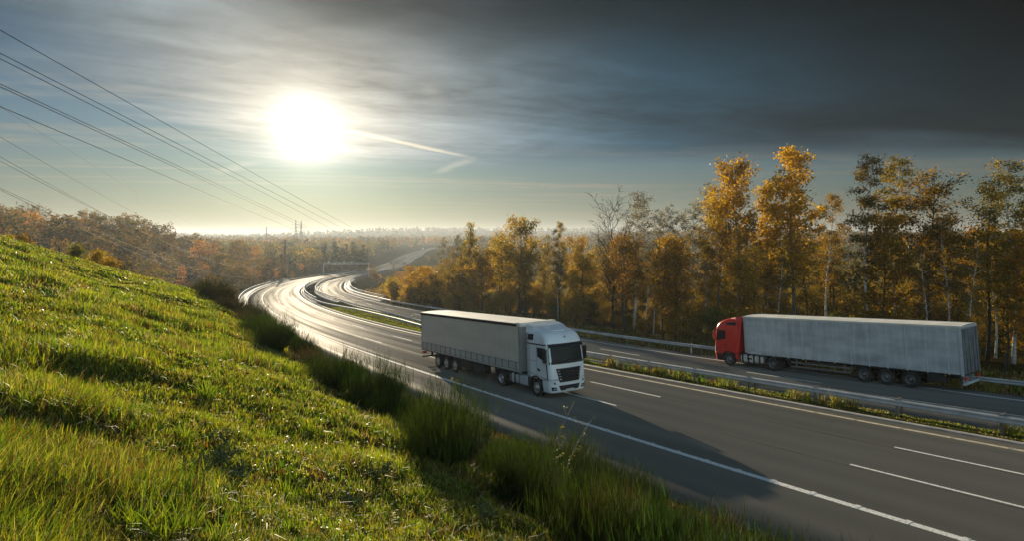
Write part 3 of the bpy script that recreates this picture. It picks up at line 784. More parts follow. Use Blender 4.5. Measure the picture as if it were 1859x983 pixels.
# --- the mown hill: tufts of leaning blades
def hill_grass():
    nt_ = 34000
    Y = np.where(rng.random(nt_) < .6, np.exp(rng.uniform(math.log(2.0), math.log(62), nt_)), rng.uniform(8, 58, nt_)); a = rng.uniform(-1.12, .62, nt_); X = a * Y
    s, o = frame(X, Y); p = -o - 1.7
    k = (p > 8.6 + .8 * fbm(s * .4, p * 0, 2)) & (s < 58)
    X, Y, s, p = X[k], Y[k], s[k], p[k]; n = len(X)
    d = np.hypot(X, Y)
    patch = fbm(X * .35 + 3, Y * .35, 3); patch2 = fbm(X * 1.1, Y * 1.1 + 9, 2); tall = sstep(-.1, .45, fbm(X * .55 + 20, Y * .55, 2))
    acc = Acc()
    NB = 17
    I = np.repeat(np.arange(n), NB)
    m = len(I)
    near = d[I]
    rad_ = (.03 + .10 * tall[I] + .006 * near) * np.sqrt(rng.random(m)) * 1.5; th = rng.uniform(0, 2 * math.pi, m)
    bx = X[I] + rad_ * np.cos(th); by = Y[I] + rad_ * np.sin(th)
    lay = 2 * math.pi * (.35 + .35 * fbm(X * .25, Y * .25 + 40, 2))
    az = np.where(rng.random(m) < .55, th, lay[I]) + rng.normal(0, 1.15, m)
    h = (.065 + .20 * tall[I] * rng.uniform(.5, 1.2, m) + .05 * rng.random(m)) * (1 - .30 * sstep(20, 45, near))
    lean = rng.uniform(.1, 1.05, m)
    w = np.maximum(.0042, .00115 * near) * rng.uniform(.7, 1.4, m)
    pr = np.stack([.55 + 0 * patch, .55 + 1.1 * np.maximum(patch, 0) + .4 * np.maximum(patch2, 0), .10 + .55 * np.maximum(-patch2, 0), .10 + .5 * np.maximum(-patch - .15, 0), .18 + .5 * np.maximum(-patch, 0)], 1)
    cb = pick(['lush', 'yellow', 'straw', 'rust', 'dark'], pr, n)
    cc = cb[I] * rng.uniform(.75, 1.3, (m, 1)) + rng.normal(0, .008, (m, 3)); odd = rng.random(m) < .10
    cc[odd] = np.array(PAL['straw'])[rng.integers(0, 3, odd.sum())]; cc = np.clip(cc * 1.15, .008, .6)
    bl = rng.random(m) < .14; w = np.where(bl, w * 2.3, w); h = np.where(bl, h * .65, h); lean = np.where(bl, rng.uniform(.8, 1.2, m), lean)
    zz = ground(bx, by) - .012
    base = np.stack([bx, by, zz], 1)
    nr_ = near < 9
    acc.add(*blades(base[nr_], h[nr_], w[nr_], az[nr_], lean[nr_], cc[nr_], 4, .8))
    acc.add(*blades(base[~nr_], h[~nr_], w[~nr_], az[~nr_], lean[~nr_], cc[~nr_], 2, .6))
    q_ = rng.choice(n, 26000, p=(1 / np.maximum(d, 3)) / (1 / np.maximum(d, 3)).sum()); mq = len(q_)
    bx = X[q_] + rng.normal(0, .16, mq) * (1 + d[q_] / 15); by = Y[q_] + rng.normal(0, .16, mq) * (1 + d[q_] / 15); kind_ = rng.random(mq)
    hq = np.where(kind_ < .55, rng.uniform(.10, .30, mq), rng.uniform(.04, .09, mq)); wq = np.where(kind_ < .55, .0045, .017) * rng.uniform(.7, 1.3, mq) * np.maximum(1, d[q_] / 7)
    cq = np.where((kind_ < .55)[:, None], np.array([(.30, .23, .09), (.22, .15, .05), (.38, .32, .15), (.16, .2, .03)])[rng.integers(0, 4, mq)], np.array([(.05, .10, .012), (.09, .14, .015), (.14, .10, .025), (.20, .24, .03)])[rng.integers(0, 4, mq)]) * rng.uniform(.7, 1.3, (mq, 1))
    acc.add(*blades(np.stack([bx, by, ground(bx, by) + rng.uniform(.0, .07, mq)], 1), hq, wq, rng.uniform(0, 6.28, mq), rng.uniform(.75, 1.25, mq), cq, 2, .3))
    # a few coarse tufts with broad bright blades close to the camera and up the slope
    for (u, v, hh, cnt) in ((255, 975, .30, 60), (330, 978, .28, 60), (300, 990, .34, 50), (210, 985, .28, 40), (390, 985, .25, 40), (20, 860, .24, 30), (375, 728, .30, 90), (330, 800, .22, 40), (520, 905, .22, 40), (560, 790, .2, 40), (770, 905, .2, 40), (690, 940, .2, 50), (90, 905, .22, 40), (130, 760, .25, 50), (480, 800, .22, 40)):
        c0 = hit(u, v, 1.6); 
        th = rng.uniform(0, 6.28, cnt); r_ = .11 * np.sqrt(rng.random(cnt))
        bx = c0.x + r_ * np.cos(th); by = c0.y + r_ * np.sin(th)
        base = np.stack([bx, by, ground(bx, by) - .01], 1)
        cc = np.array([(.17, .24, .022), (.12, .20, .018), (.23, .26, .03)])[rng.integers(0, 3, cnt)] * rng.uniform(.8, 1.2, (cnt, 1))
        acc.add(*blades(base, hh * rng.uniform(.6, 1.2, cnt), .0085 * rng.uniform(.7, 1.3, cnt) * max(1, c0.y / 7), th + rng.normal(0, .4, cnt), rng.uniform(.2, .8, cnt), cc, 4, .8))
    o_ = mesh_obj('grass', acc.mesh('grass', M['grass'])); tag(o_, kind='stuff')
hill_grass()

def strip_grass(name, ns, s0, s1, oa, ob, hgt, names, probs, nb=8, mat='grass', keep=None, wmin=.006, far=130, spread=.12):
    s = s0 + (s1 - s0) * rng.random(ns); A = oa(s) if callable(oa) else oa + 0 * s; B = ob(s) if callable(ob) else ob + 0 * s
    o = A + (B - A) * rng.random(ns)
    P = road(s, o); X, Y = P[:, 0], P[:, 1]
    d = np.hypot(X, Y)
    k = (Y > 2) & (np.abs(X / np.maximum(Y, .1)) < 1.1) & (rng.random(ns) < np.clip(30 / np.maximum(d, 1), .06, 1)) & (d < far)
    if keep is not None: k &= keep(X, Y, s, o)
    X, Y, d = X[k], Y[k], d[k]; n = len(X); I = np.repeat(np.arange(n), nb); m = len(I)
    sp = spread * (1 + d / 40)
    bx = X[I] + rng.normal(0, 1, m) * sp[I]; by = Y[I] + rng.normal(0, 1, m) * sp[I]
    h = hgt[0] + (hgt[1] - hgt[0]) * rng.random(n); 
    cc = pick(names, np.tile(np.array(probs, float), (n, 1)), n)[I] * rng.uniform(.7, 1.35, (m, 1))
    w = np.maximum(wmin, .00085 * d)[I] * rng.uniform(.7, 1.3, m)
    acc = Acc(); acc.add(*blades(np.stack([bx, by, ground(bx, by) - .015], 1), h[I] * rng.uniform(.6, 1.2, m), w, rng.uniform(0, 6.28, m), rng.uniform(.1, .7, m), cc, 2, .6))
    o_ = mesh_obj(name, acc.mesh(name, M[mat])); tag(o_, kind='stuff'); return o_
# bank between the hill and the pavement: dead grass and litter
strip_grass('bank_grass', 42000, -50, 70, -10.6, -2.3, (.07, .22), ['straw', 'rust', 'dark'], (.7, 1.2, .8), nb=8, mat='scrub')
strip_grass('verge_grass', 5000, 25, 118, -7.0, -2.1, (.05, .2), ['straw', 'rust', 'yellow'], (1, 1, .6), nb=8, mat='scrub')
# central strip: short grass, with a line of tall weeds between the two beams
strip_grass('median_grass', 16000, -48, 118, 12.75, lambda s: 13.3 + G(s), (.03, .09), ['yellow', 'lush', 'straw', 'rust'], (1, 1.0, .5, .4), nb=9)
strip_grass('median_weeds', 330, -48, 12, 13.55, 13.85, (.25, .85), ['yellow', 'straw', 'lush', 'rust'], (1.4, .9, .6, .2), nb=20, keep=lambda X, Y, s, o: fbm(s * .5, 0 * s + 3, 2) > -.05, spread=.07, mat='grass')
# strip of bleached grass in front of the wood
strip_grass('roadside_grass', 14000, -60, 112, lambda s: 23.8 + G(s), lambda s: 34 + G(s), (.12, .55), ['straw', 'rust', 'yellow', 'dark', 'lush'], (.9, .8, .5, .9, .6), nb=8, mat='scrub', wmin=.01)

# --- shrubs of broom on the bank: one mesh per kind of growth, copied
def broom(seed, H, n, pal, spread):
    spread = spread * 1.25
    r = np.random.default_rng(seed); acc = Acc()
    nst = n * 2; th = r.uniform(0, 6.28, nst); rr = spread * np.sqrt(r.random(nst))
    base = np.stack([.35 * rr * np.cos(th), .35 * rr * np.sin(th), np.full(nst, -.08)], 1)
    hh = H * r.uniform(.55, 1.1, nst) * (1 - .55 * (rr / spread) ** 2)
    colr = np.array(pal)[r.integers(0, len(pal), nst)] * r.uniform(.65, 1.35, (nst, 1))
    acc.add(*blades(base, hh, r.uniform(.004, .009, nst), th + r.normal(0, .3, nst), .08 + .85 * rr / spread, colr, 3, .3))
    # side shoots
    m = n * 22; I = r.integers(0, nst, m); t = r.uniform(.25, .95, m)
    ln = (.08 + .85 * rr / spread)[I]
    b2 = base[I] + np.stack([np.cos(th[I]) * hh[I] * ln * t ** 1.3, np.sin(th[I]) * hh[I] * ln * t ** 1.3, hh[I] * t * np.sqrt(np.maximum(1 - (ln * t) ** 2 * .55, .1))], 1)
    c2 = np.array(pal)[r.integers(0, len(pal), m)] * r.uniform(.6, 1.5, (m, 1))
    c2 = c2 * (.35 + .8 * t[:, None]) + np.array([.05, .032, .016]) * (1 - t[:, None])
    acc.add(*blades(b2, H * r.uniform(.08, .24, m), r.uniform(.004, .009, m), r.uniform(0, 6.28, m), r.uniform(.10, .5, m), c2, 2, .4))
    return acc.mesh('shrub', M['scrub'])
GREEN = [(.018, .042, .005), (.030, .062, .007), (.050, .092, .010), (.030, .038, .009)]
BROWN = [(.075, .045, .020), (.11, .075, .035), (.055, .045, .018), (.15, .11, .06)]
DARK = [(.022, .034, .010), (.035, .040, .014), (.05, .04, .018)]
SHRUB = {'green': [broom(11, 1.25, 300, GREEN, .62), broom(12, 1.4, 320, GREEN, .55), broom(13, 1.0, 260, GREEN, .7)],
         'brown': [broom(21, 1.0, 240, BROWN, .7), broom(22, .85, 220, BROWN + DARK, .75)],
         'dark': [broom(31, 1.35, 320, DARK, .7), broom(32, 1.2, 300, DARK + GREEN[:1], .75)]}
SLAB = {'green': ('fresh green broom shrub on the bank between the mown hill and the road', 'green broom shrubs on the bank'),
        'brown': ('withered brown broom shrub on the bank between the mown hill and the road', 'brown shrubs on the bank'),
        'dark': ('dark olive broom shrub on the bank between the mown hill and the road', 'dark shrubs on the bank')}
def shrub(kind, x, y, sc_):
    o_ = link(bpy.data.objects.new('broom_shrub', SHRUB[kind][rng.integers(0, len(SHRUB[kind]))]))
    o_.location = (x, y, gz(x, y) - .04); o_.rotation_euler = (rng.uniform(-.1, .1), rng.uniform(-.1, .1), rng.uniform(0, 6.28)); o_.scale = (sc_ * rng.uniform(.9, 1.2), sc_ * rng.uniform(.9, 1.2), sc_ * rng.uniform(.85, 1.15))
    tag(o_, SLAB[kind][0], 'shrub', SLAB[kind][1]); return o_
ns_ = 0
tries = 0
placed = []
while ns_ < 220 and tries < 9000:
    tries += 1
    s = rng.uniform(-47, 22) if rng.random() < .5 else rng.uniform(-42, -10); p = rng.uniform(1.6 if s < -13 else 2.8, 10.2)
    q = road(s, -1.7 - p)
    if q[1] < 6 or abs(q[0] / q[1]) > .9: continue
    den = float(fbm(s * .22, p * .3 + 7, 2)); g2 = float(fbm(s * .18 + 40, p * .2, 2))
    if s < -30 and p < 3: continue
    if rng.random() > .62 + den: continue
    if min([9] + [math.hypot(q[0] - a, q[1] - b) for a, b in placed]) < 1.4: continue
    if s > 6: kind = 'dark' if rng.random() < .85 else 'brown'; scl = rng.uniform(.95, 1.3)
    else:
        kind = str(rng.choice(['green', 'brown', 'dark'], p=[.72, .18, .10] if g2 > .0 else [.2, .5, .3]))
        scl = rng.uniform(.75, 1.35) * (.75 if -14 < s < -6 else 1.0)
    if p < 4.5 and s > -13: scl *= .75
    shrub(kind, q[0], q[1], scl); placed.append((q[0], q[1])); ns_ += 1

for s in np.arange(-28, 2, 1.05):
    s = s + rng.uniform(-.5, .5); near_ = -20 < s < -11
    for row in range(2):
        p = (rng.uniform(2.0, 3.0) if near_ else rng.uniform(2.6, 4.2)) + row * 1.8
        q = road(s, -1.7 - p)
        if q[1] < 6 or rng.random() < (.08 if near_ else .3): continue
        shrub(str(rng.choice(['green', 'brown', 'dark'], p=[.66, .22, .12])), q[0], q[1], rng.uniform(.95, 1.65) if near_ else (rng.uniform(.55, 1.05) if s > -11 else rng.uniform(.9, 1.25)))

# --- silvery broad-leaved weeds in the foreground
def silver_weed(seed, n=9, H=.28):
    r = random.Random(seed); mb = MB(); st = MB()
    for k in range(n):
        a = r.uniform(0, 6.28); rr = .10 * math.sqrt(r.random()) * 1.6; x0, y0 = rr * math.cos(a), rr * math.sin(a); h = H * r.uniform(.5, 1.1)
        tx, ty = x0 * 1.4, y0 * 1.4
        st.tube([(x0 * .6, y0 * .6, -.03), (x0, y0, h * .5), (tx, ty, h)], .0035, 4)
        for lvl in range(3):
            z = h * (1 - .2 * lvl)
            for j in range(6):
                b = r.uniform(0, 6.28); Ln = r.uniform(.07, .14) * (1 + .12 * lvl); up = r.uniform(-.1, .9); w = Ln * .085
                dx, dy = math.cos(b), math.sin(b)
                px_ = tx * (1 - .1 * lvl); py_ = ty * (1 - .1 * lvl)
                pts = [(px_ + dx * Ln * t, py_ + dy * Ln * t, z + Ln * (up * t - .35 * t * t)) for t in (0, .35, .7, 1)]
                wd = [w * .4, w, w * .85, .001]
                vs = []
                for q, ww in zip(pts, wd): vs += [(q[0] - dy * ww, q[1] + dx * ww, q[2] + ww * .4), (q[0] + dy * ww, q[1] - dx * ww, q[2] + ww * .4)]
                mb.add(vs, [(0, 1, 3, 2), (2, 3, 5, 4), (4, 5, 7, 6)], smooth=True)
    return mb, st
protos = []
for sd_ in range(3):
    root = empty('silvery_weed'); mb, st = silver_weed(sd_ + 5, n=8)
    mb.build('leaf_cluster', M['silver'], root); st.build('stem', M['scrub_stem'] if 'scrub_stem' in M else M['bark_grey'], root); protos.append(root)
spots = [(395, 858, 1.0), (432, 888, .9), (350, 884, .9), (690, 875, .7), (880, 950, .7), (405, 815, .8), (640, 930, .7)]
for i, (u, v, k) in enumerate(spots):
    c0 = hit(u, v, 1.8); o_ = protos[i] if i < 3 else copy_tree(protos[i % 3])
    o_.location = (c0.x, c0.y, gz(c0.x, c0.y)); o_.rotation_euler = (0, 0, rng.uniform(0, 6.28)); sc_ = k * max(.9, c0.y / 8); o_.scale = (sc_,) * 3
    tag(o_, 'weed with narrow silvery leaves growing in the long grass of the hill', 'weed', 'silvery weeds in the grass')

# ------------------------------------------------------------------ trees
def grow(seed, H, trunk_r, base, spread, nlimb, rise, leaf_n, leaf_s, pal, bark, lean=.03, droop=0.0, multi=1, top_round=.5, twig=5, clump=.5, shape='oval', curve=.15, leafmat='leaf', gapy=.0, dense_low=0.0, twr=1.0):
    """one tree: tapered trunk(s) with limbs and twigs, and a crown of single leaves set along the twigs"""
    r = random.Random(seed); rn = np.random.default_rng(seed)
    tb = MB(); tips = []; tw = []
    for mstem in range(multi):
        a0 = r.uniform(0, 6.28); sp = 0 if multi == 1 else r.uniform(.05, .16)
        pts = []; n = 10; x = y = 0.0; ph = r.uniform(0, 6.28)
        Hs = H * (1 if mstem == 0 else r.uniform(.75, .98))
        for i in range(n + 1):
            t = i / n
            x = (sp * math.cos(a0) * Hs * t ** 1.2 + lean * Hs * t * math.cos(ph) + .012 * Hs * math.sin(t * 7 + ph)); y = (sp * math.sin(a0) * Hs * t ** 1.2 + lean * Hs * t * math.sin(ph) + .012 * Hs * math.cos(t * 6 + ph))
            pts.append(Vector((x, y, -.4 if i == 0 else Hs * t)))
        rads = [trunk_r * (1 if multi == 1 else .7) * (1.25 if i == 0 else 1) * (1 - .93 * (i / n) ** .9) + .008 for i in range(n + 1)]
        tb.tube(pts, rads, 7)
        def on(t):
            f = min(t * n, n - 1e-6); i = int(f); return pts[i].lerp(pts[i + 1], f - i)
        for k in range(nlimb):
            t = base + (1 - base) * ((k + r.random()) / nlimb) ** .9
            t = min(t, .985); tt = (t - base) / (1 - base)
            if shape == 'oval': prof = math.sin(math.pi * (.12 + .80 * tt)) ** .8
            elif shape == 'cone': prof = (1 - tt) ** .8 * .95 + .08
            elif shape == 'vase': prof = .35 + .65 * math.sin(math.pi * (.15 + .6 * tt))
            else: prof = 1 - .5 * tt
            Ln = spread * prof * r.uniform(.65, 1.15); az = k * 2.4 + r.uniform(-.5, .5)
            p0 = on(t); d = Vector((math.cos(az), math.sin(az), rise * r.uniform(.6, 1.4))).normalized()
            lp = [p0]; m = 4
            for j in range(1, m + 1):
                q = j / m
                lp.append(p0 + d * Ln * q + Vector((r.uniform(-1, 1), r.uniform(-1, 1), r.uniform(-.6, 1))) * Ln * .05 + Vector((0, 0, (curve - droop * q) * Ln * q * q)))
            r0 = max(.012, trunk_r * .38 * (1 - t) + .010)
            tb.tube(lp, [r0 * (1 - .8 * j / m) + .004 for j in range(m + 1)], 4, cap=False)
            for w in range(twig):
                q = r.uniform(.25, 1.0); f = min(q * m, m - 1e-6); i = int(f); b = lp[i].lerp(lp[i + 1], f - i)
                d2 = (d * .6 + Vector((r.uniform(-1, 1), r.uniform(-1, 1), r.uniform(-.5, .9)))).normalized(); L2 = Ln * r.uniform(.22, .5) * (1.2 - .5 * q)
                e = b + d2 * L2 + Vector((0, 0, -droop * L2 * .9)); mid = b.lerp(e, .5) + Vector((0, 0, .06 * L2))
                tb.tube([b, mid, e], [.011 * twr, .008 * twr, .004 * twr], 3, cap=False)
                tips.append((b, e)); tips.append((mid, e)); tw += [L2, L2]
            tips.append((lp[2], lp[4])); tw.append(Ln * .5)
    tm = tb.build('trunk', bark)
    tme = tm.data; bpy.data.objects.remove(tm)
    # leaves
    if leaf_n:
        wts = np.array([1.0 + dense_low * (1 - min(b.z / H, 1)) for b, e in tips]) * rn.gamma(1.2, 1, len(tips)) * np.array(tw)
        I = rn.choice(len(tips), leaf_n, p=wts / wts.sum()); B = np.array([list(t[0]) for t in tips])[I]; E_ = np.array([list(t[1]) for t in tips])[I]
        q = rn.random(leaf_n)[:, None]; P = B + (E_ - B) * q + rn.normal(0, clump, (leaf_n, 3)) * np.array([1, 1, .8])
        a1 = rn.normal(0, 1, (leaf_n, 3)); a1 /= np.linalg.norm(a1, axis=1, keepdims=True); a2 = np.cross(a1, rn.normal(0, 1, (leaf_n, 3))); a2 /= np.linalg.norm(a2, axis=1, keepdims=True)
        sz = leaf_s * rn.uniform(.6, 1.35, (leaf_n, 1)); 
        V = np.stack([P - a1 * sz * .62, P + a2 * sz * .38, P + a1 * sz * .62, P - a2 * sz * .38], 1).reshape(-1, 3)
        pa = np.array(pal); cl_ = rn.integers(0, len(pa), len(tips))[I]; mixr = rn.random(leaf_n) < .35; cl_[mixr] = rn.integers(0, len(pa), mixr.sum())
        Cc = pa[cl_] * rn.uniform(.75, 1.25, (leaf_n, 1)); Cc = np.repeat(Cc, 4, 0)
        Fc = np.arange(leaf_n * 4).reshape(-1, 4)
        cme = np_mesh('crown', V, Fc, M[leafmat], Cc)
    else: cme = None
    return tme, cme, H

GOLD = [(.46, .28, .014), (.52, .34, .020), (.40, .23, .014), (.30, .20, .018)]
ORANGE = [(.37, .20, .015), (.43, .26, .018), (.30, .165, .015), (.25, .18, .018)]
OLIVE = [(.15, .115, .016), (.20, .145, .018), (.24, .16, .018), (.10, .09, .013)]
BROWNL = [(.22, .155, .020), (.17, .135, .020), (.26, .18, .020), (.12, .11, .015)]
GREENY = [(.09, .12, .012), (.13, .14, .014), (.18, .15, .015), (.07, .09, .011)]
YELLOW = [(.42, .30, .018), (.48, .34, .022), (.34, .25, .018)]
SMOKE = [(.11, .095, .075), (.14, .115, .08), (.09, .08, .06)]
T = {}
T['aspen'] = [grow(101, 15, .16, .26, 2.7, 26, .9, 6800, .18, GOLD, M['bark_grey'], shape='oval', clump=.32, twig=7), grow(102, 15, .15, .30, 2.3, 24, 1.0, 6400, .18, GOLD + YELLOW[:1], M['bark_grey'], shape='oval', clump=.32, twig=7)]
T['birch'] = [grow(111, 16, .13, .34, 2.3, 26, .9, 6500, .125, OLIVE + ORANGE[:1], M['bark_birch'], droop=.55, clump=.22, twig=7), grow(112, 16, .12, .30, 2.5, 26, .9, 6800, .125, OLIVE + GOLD[2:3], M['bark_birch'], droop=.5, clump=.24, twig=7)]
T['olive'] = [grow(121, 14, .14, .28, 3.0, 26, .8, 7000, .14, OLIVE + ORANGE[:2], M['bark_dark'], droop=.25, clump=.30, twig=7), grow(122, 14, .13, .25, 2.7, 26, .9, 6500, .14, OLIVE + BROWNL[:2], M['bark_dark'], droop=.3, clump=.28, twig=7, multi=2)]
T['bare'] = [grow(131, 14, .20, .22, 4.2, 36, 1.0, 500, .13, SMOKE + OLIVE[:1], M['bark_dark'], twig=10, multi=2, shape='vase', twr=1.9), grow(132, 13, .18, .25, 3.8, 34, 1.1, 350, .13, SMOKE, M['bark_dark'], twig=10, multi=2, shape='vase', twr=1.9)]
T['greybirch'] = [grow(141, 15, .11, .3, 2.2, 32, 1.0, 4200, .11, SMOKE + BROWNL[:1], M['bark_birch'], droop=.4, twig=9, clump=.22, twr=2.2), grow(142, 15, .10, .28, 2.3, 32, 1.0, 3800, .11, SMOKE + OLIVE[:2], M['bark_birch'], droop=.4, twig=9, clump=.22, twr=2.2)]
T['poplar'] = [grow(151, 14, .15, .10, 3.2, 34, .8, 6500, .18, GREENY + GOLD[:2], M['bark_grey'], shape='cone', clump=.26, twig=6)]
T['oak'] = [grow(161, 12, .18, .25, 3.6, 26, .55, 5600, .20, GOLD[1:] + GREENY[1:3] + ORANGE[:1], M['bark_dark'], clump=.34, twig=7), grow(162, 12, .16, .22, 3.2, 26, .6, 5200, .20, ORANGE + BROWNL, M['bark_dark'], clump=.34, twig=7)]
T['orange'] = [grow(171, 9, .10, .16, 2.4, 24, .5, 4200, .18, ORANGE, M['bark_dark'], clump=.30, twig=6), grow(172, 9, .10, .18, 2.2, 24, .6, 3600, .18, ORANGE + BROWNL, M['bark_dark'], clump=.30, twig=6)]
T['alder'] = [grow(181, 13, .13, .30, 2.0, 24, .5, 4600, .14, BROWNL + OLIVE[3:], M['bark_dark'], clump=.30, twig=6, lean=.05), grow(182, 13, .12, .22, 2.2, 26, .5, 4400, .14, BROWNL + GREENY[3:] + OLIVE, M['bark_dark'], clump=.30, twig=6, lean=.06), grow(183, 13, .11, .35, 1.8, 22, .5, 3600, .14, OLIVE[2:] + ORANGE[2:], M['bark_dark'], clump=.30, twig=6, lean=.08)]
T['bush_yellow'] = [grow(191, 4, .05, .05, 1.6, 22, .8, 3000, .16, YELLOW + GOLD + GREENY[2:3], M['bark_grey'], clump=.22, twig=5, multi=3)]
T['bush_green'] = [grow(201, 4, .05, .05, 1.5, 22, .8, 3000, .15, GREENY, M['bark_grey'], clump=.22, twig=5, multi=3)]
T['bush_rust'] = [grow(211, 4, .05, .05, 1.6, 22, .8, 2600, .16, ORANGE + BROWNL, M['bark_grey'], clump=.22, twig=5, multi=3)]
def far_tree(seed, H, pal, shape='oval', spread=3.2, n=1150, s=.42, base=.12):
    return grow(seed, H, .16, base, spread, 16, .6, n, s, pal, M['bark_grey'], clump=.5, twig=4, shape=shape, leafmat='leaf_far')
FAROLIVE = [(0.135, 0.115, 0.041), (0.176, 0.135, 0.041), (0.108, 0.095, 0.041), (0.203, 0.149, 0.041)]
FARBROWN = [(0.13, 0.10, 0.03), (0.11, 0.095, 0.035), (0.16, 0.12, 0.03)]
FARGOLD = [(0.432, 0.257, 0.034), (0.351, 0.216, 0.041), (0.297, 0.189, 0.041)]
FARGREEN = [(.08, .10, .025), (.10, .115, .028), (.13, .12, .03)]
CONIF = [(.018, .030, .016), (.025, .04, .02), (.014, .022, .013)]
T['v_olive'] = [far_tree(301, 13, FAROLIVE + FARGREEN), far_tree(302, 13, FAROLIVE + FARGREEN, spread=3.8), far_tree(303, 14, FAROLIVE + FARBROWN, spread=2.6)]
T['v_brown'] = [far_tree(311, 13, FARBROWN, n=900), far_tree(312, 12, FARBROWN + FAROLIVE, n=1000, spread=3.6)]
T['v_gold'] = [far_tree(321, 12, FARGOLD, n=1200), far_tree(322, 11, FARGOLD + FAROLIVE, spread=2.6)]
T['v_grey'] = [far_tree(331, 12, SMOKE, n=330, s=.4)]
T['v_conifer'] = [far_tree(341, 15, CONIF, shape='cone', spread=2.5, n=1800, s=.42, base=.04)]
def tree(kind, x, y, H, label, group=None, wide=1.0, name=None, rz=None, cat='tree', dz=0.0):
    ps = T[kind]; tme, cme, h0 = ps[rng.integers(0, len(ps))]
    root = empty(name or 'tree', (x, y, gz(x, y) - .1 + dz), rng.uniform(0, 6.28) if rz is None else rz)
    k = H / h0; root.scale = (k * wide, k * wide, k)
    tag(root, label, cat, group)
    mesh_obj('trunk', tme, root)
    if cme: mesh_obj('crown', cme, root)
    return root
def on_offset(u, o_t, v_top):
    a = (u - 929.5) / F_PX; ys = np.linspace(15, 260, 1200); s, o = frame(a * ys, ys)
    if a < -.5: k = np.argmax(o >= o_t)
    else: k = np.argmax(o >= o_t)
    y = float(ys[k]); x = a * y; return x, y, (430 - v_top) / F_PX * y - gz(x, y)
KEY = [
    (808, 432, 40, 'greybirch', 1.0, 'thin grey half-bare tree at the far left end of the roadside wood'),
    (830, 425, 37, 'greybirch', .9, 'thin brownish half-bare tree just left of the pointed yellow-green poplar'),
    (857, 404, 36, 'poplar', 1.0, 'pointed yellow-green poplar at the left end of the roadside wood'),
    (905, 428, 42, 'oak', .8, 'dull brown tree between the pointed poplar and the rounded golden oak'),
    (945, 402, 39, 'oak', 1.0, 'rounded golden oak with a dark trunk above the white lorry'),
    (985, 432, 46, 'olive', .8, 'low olive tree just right of the rounded golden oak'),
    (1012, 402, 39, 'birch', .75, 'slim sparse birch between the golden oak and the big bare tree'),
    (1048, 437, 50, 'oak', .8, 'low brown tree at the left foot of the big bare tree'),
    (1115, 392, 42, 'bare', 1.05, 'big bare dark-limbed tree, the leftmost of the bare crowns'),
    (1178, 352, 44, 'greybirch', 1.3, 'twiggy grey leafless birch right of the big bare tree'),
    (1213, 374, 45, 'greybirch', .8, 'thinnest grey leafless birch, standing alone against the sky'),
    (1152, 366, 47, 'greybirch', 1.0, 'grey birch half hidden just right of the big bare tree'),
    (1198, 384, 48, 'greybirch', 1.0, 'lower grey birch between the two taller leafless birches'),
    (1240, 386, 48, 'greybirch', 1.0, 'faint grey birch behind the low orange tree'),
    (1226, 436, 39, 'orange', 1.0, 'low orange tree under the grey leafless birches'),
    (1256, 372, 46, 'greybirch', 1.0, 'grey birch with a few leaves left of the orange-gold crowns'),
    (1286, 337, 45, 'greybirch', 1.0, 'tallest grey leafless birch, beside the left golden aspen'),
    (1305, 362, 44, 'aspen', .9, 'lower golden tree at the left foot of the two golden aspens'),
    (1342, 298, 42, 'aspen', 1.0, 'left one of the two tall golden aspens above the red cab'),
    (1436, 283, 42, 'aspen', 1.15, 'right and taller of the two golden aspens behind the grey trailer'),
    (1392, 345, 48, 'aspen', .9, 'golden tree filling the gap between the two tall aspens'),
    (1500, 352, 49, 'birch', .9, 'sparse birch between the golden aspens and the white-trunked birch'),
    (1573, 281, 40, 'birch', 1.0, 'tall birch with a straight white trunk behind the grey trailer'),
    (1622, 284, 46, 'birch', 1.1, 'tall olive-gold birch just right of the white-trunked birch'),
    (1688, 322, 44, 'olive', 1.15, 'broad olive-gold tree right of the two tall birches'),
    (1740, 388, 47, 'alder', 1.0, 'dark low alder between the broad olive tree and the black thin crown'),
    (1790, 336, 45, 'alder', 1.0, 'tall dark thin-leaved alder near the right edge'),
    (1846, 294, 44, 'birch', 1.2, 'tall golden-brown birch at the right edge of the photograph'),
]
for u, v, ot, kind, wd, lab in KEY:
    x, y, H = on_offset(u, ot + 1.5, v); tree(kind, x, y, H, lab, None, wd)
FILL = {'alder': ('slender dark-trunked tree inside the roadside wood', 'dark trunks in the roadside wood'), 'orange': ('rust-orange understorey tree inside the roadside wood', 'orange trees in the roadside wood'),
        'olive': ('dull olive tree inside the roadside wood', 'olive trees in the roadside wood'), 'birch': ('pale-stemmed birch inside the roadside wood', 'birches in the roadside wood'), 'oak': ('brown-leaved oak inside the roadside wood', 'oaks in the roadside wood')}
cnt = 0
tries = 0
while cnt < 92 and tries < 3000:
    tries += 1
    s = rng.uniform(-72, 108); o_ = rng.uniform(38, 92) if rng.random() < .8 else rng.uniform(36, 44)
    q = road(s, o_)
    if q[1] < 12 or not (-.16 < q[0] / q[1] < 1.02): continue
    u = q[0] / q[1]
    if u > .45: kind = str(rng.choice(['alder', 'orange', 'olive', 'birch'], p=[.48, .18, .12, .22]))
    elif u > .2: kind = str(rng.choice(['alder', 'orange', 'olive', 'birch'], p=[.22, .33, .13, .32]))
    else: kind = str(rng.choice(['alder', 'orange', 'olive', 'oak'], p=[.2, .25, .30, .25]))
    vt = rng.uniform(395, 455) if u > .45 else rng.uniform(432, 475)
    H = (430 - vt) / F_PX * q[1] - gz(q[0], q[1]); H = min(max(H, 4.5), 13.5)
    tree(kind, q[0], q[1], H, *FILL[kind], wide=rng.uniform(.85, 1.2)); cnt += 1
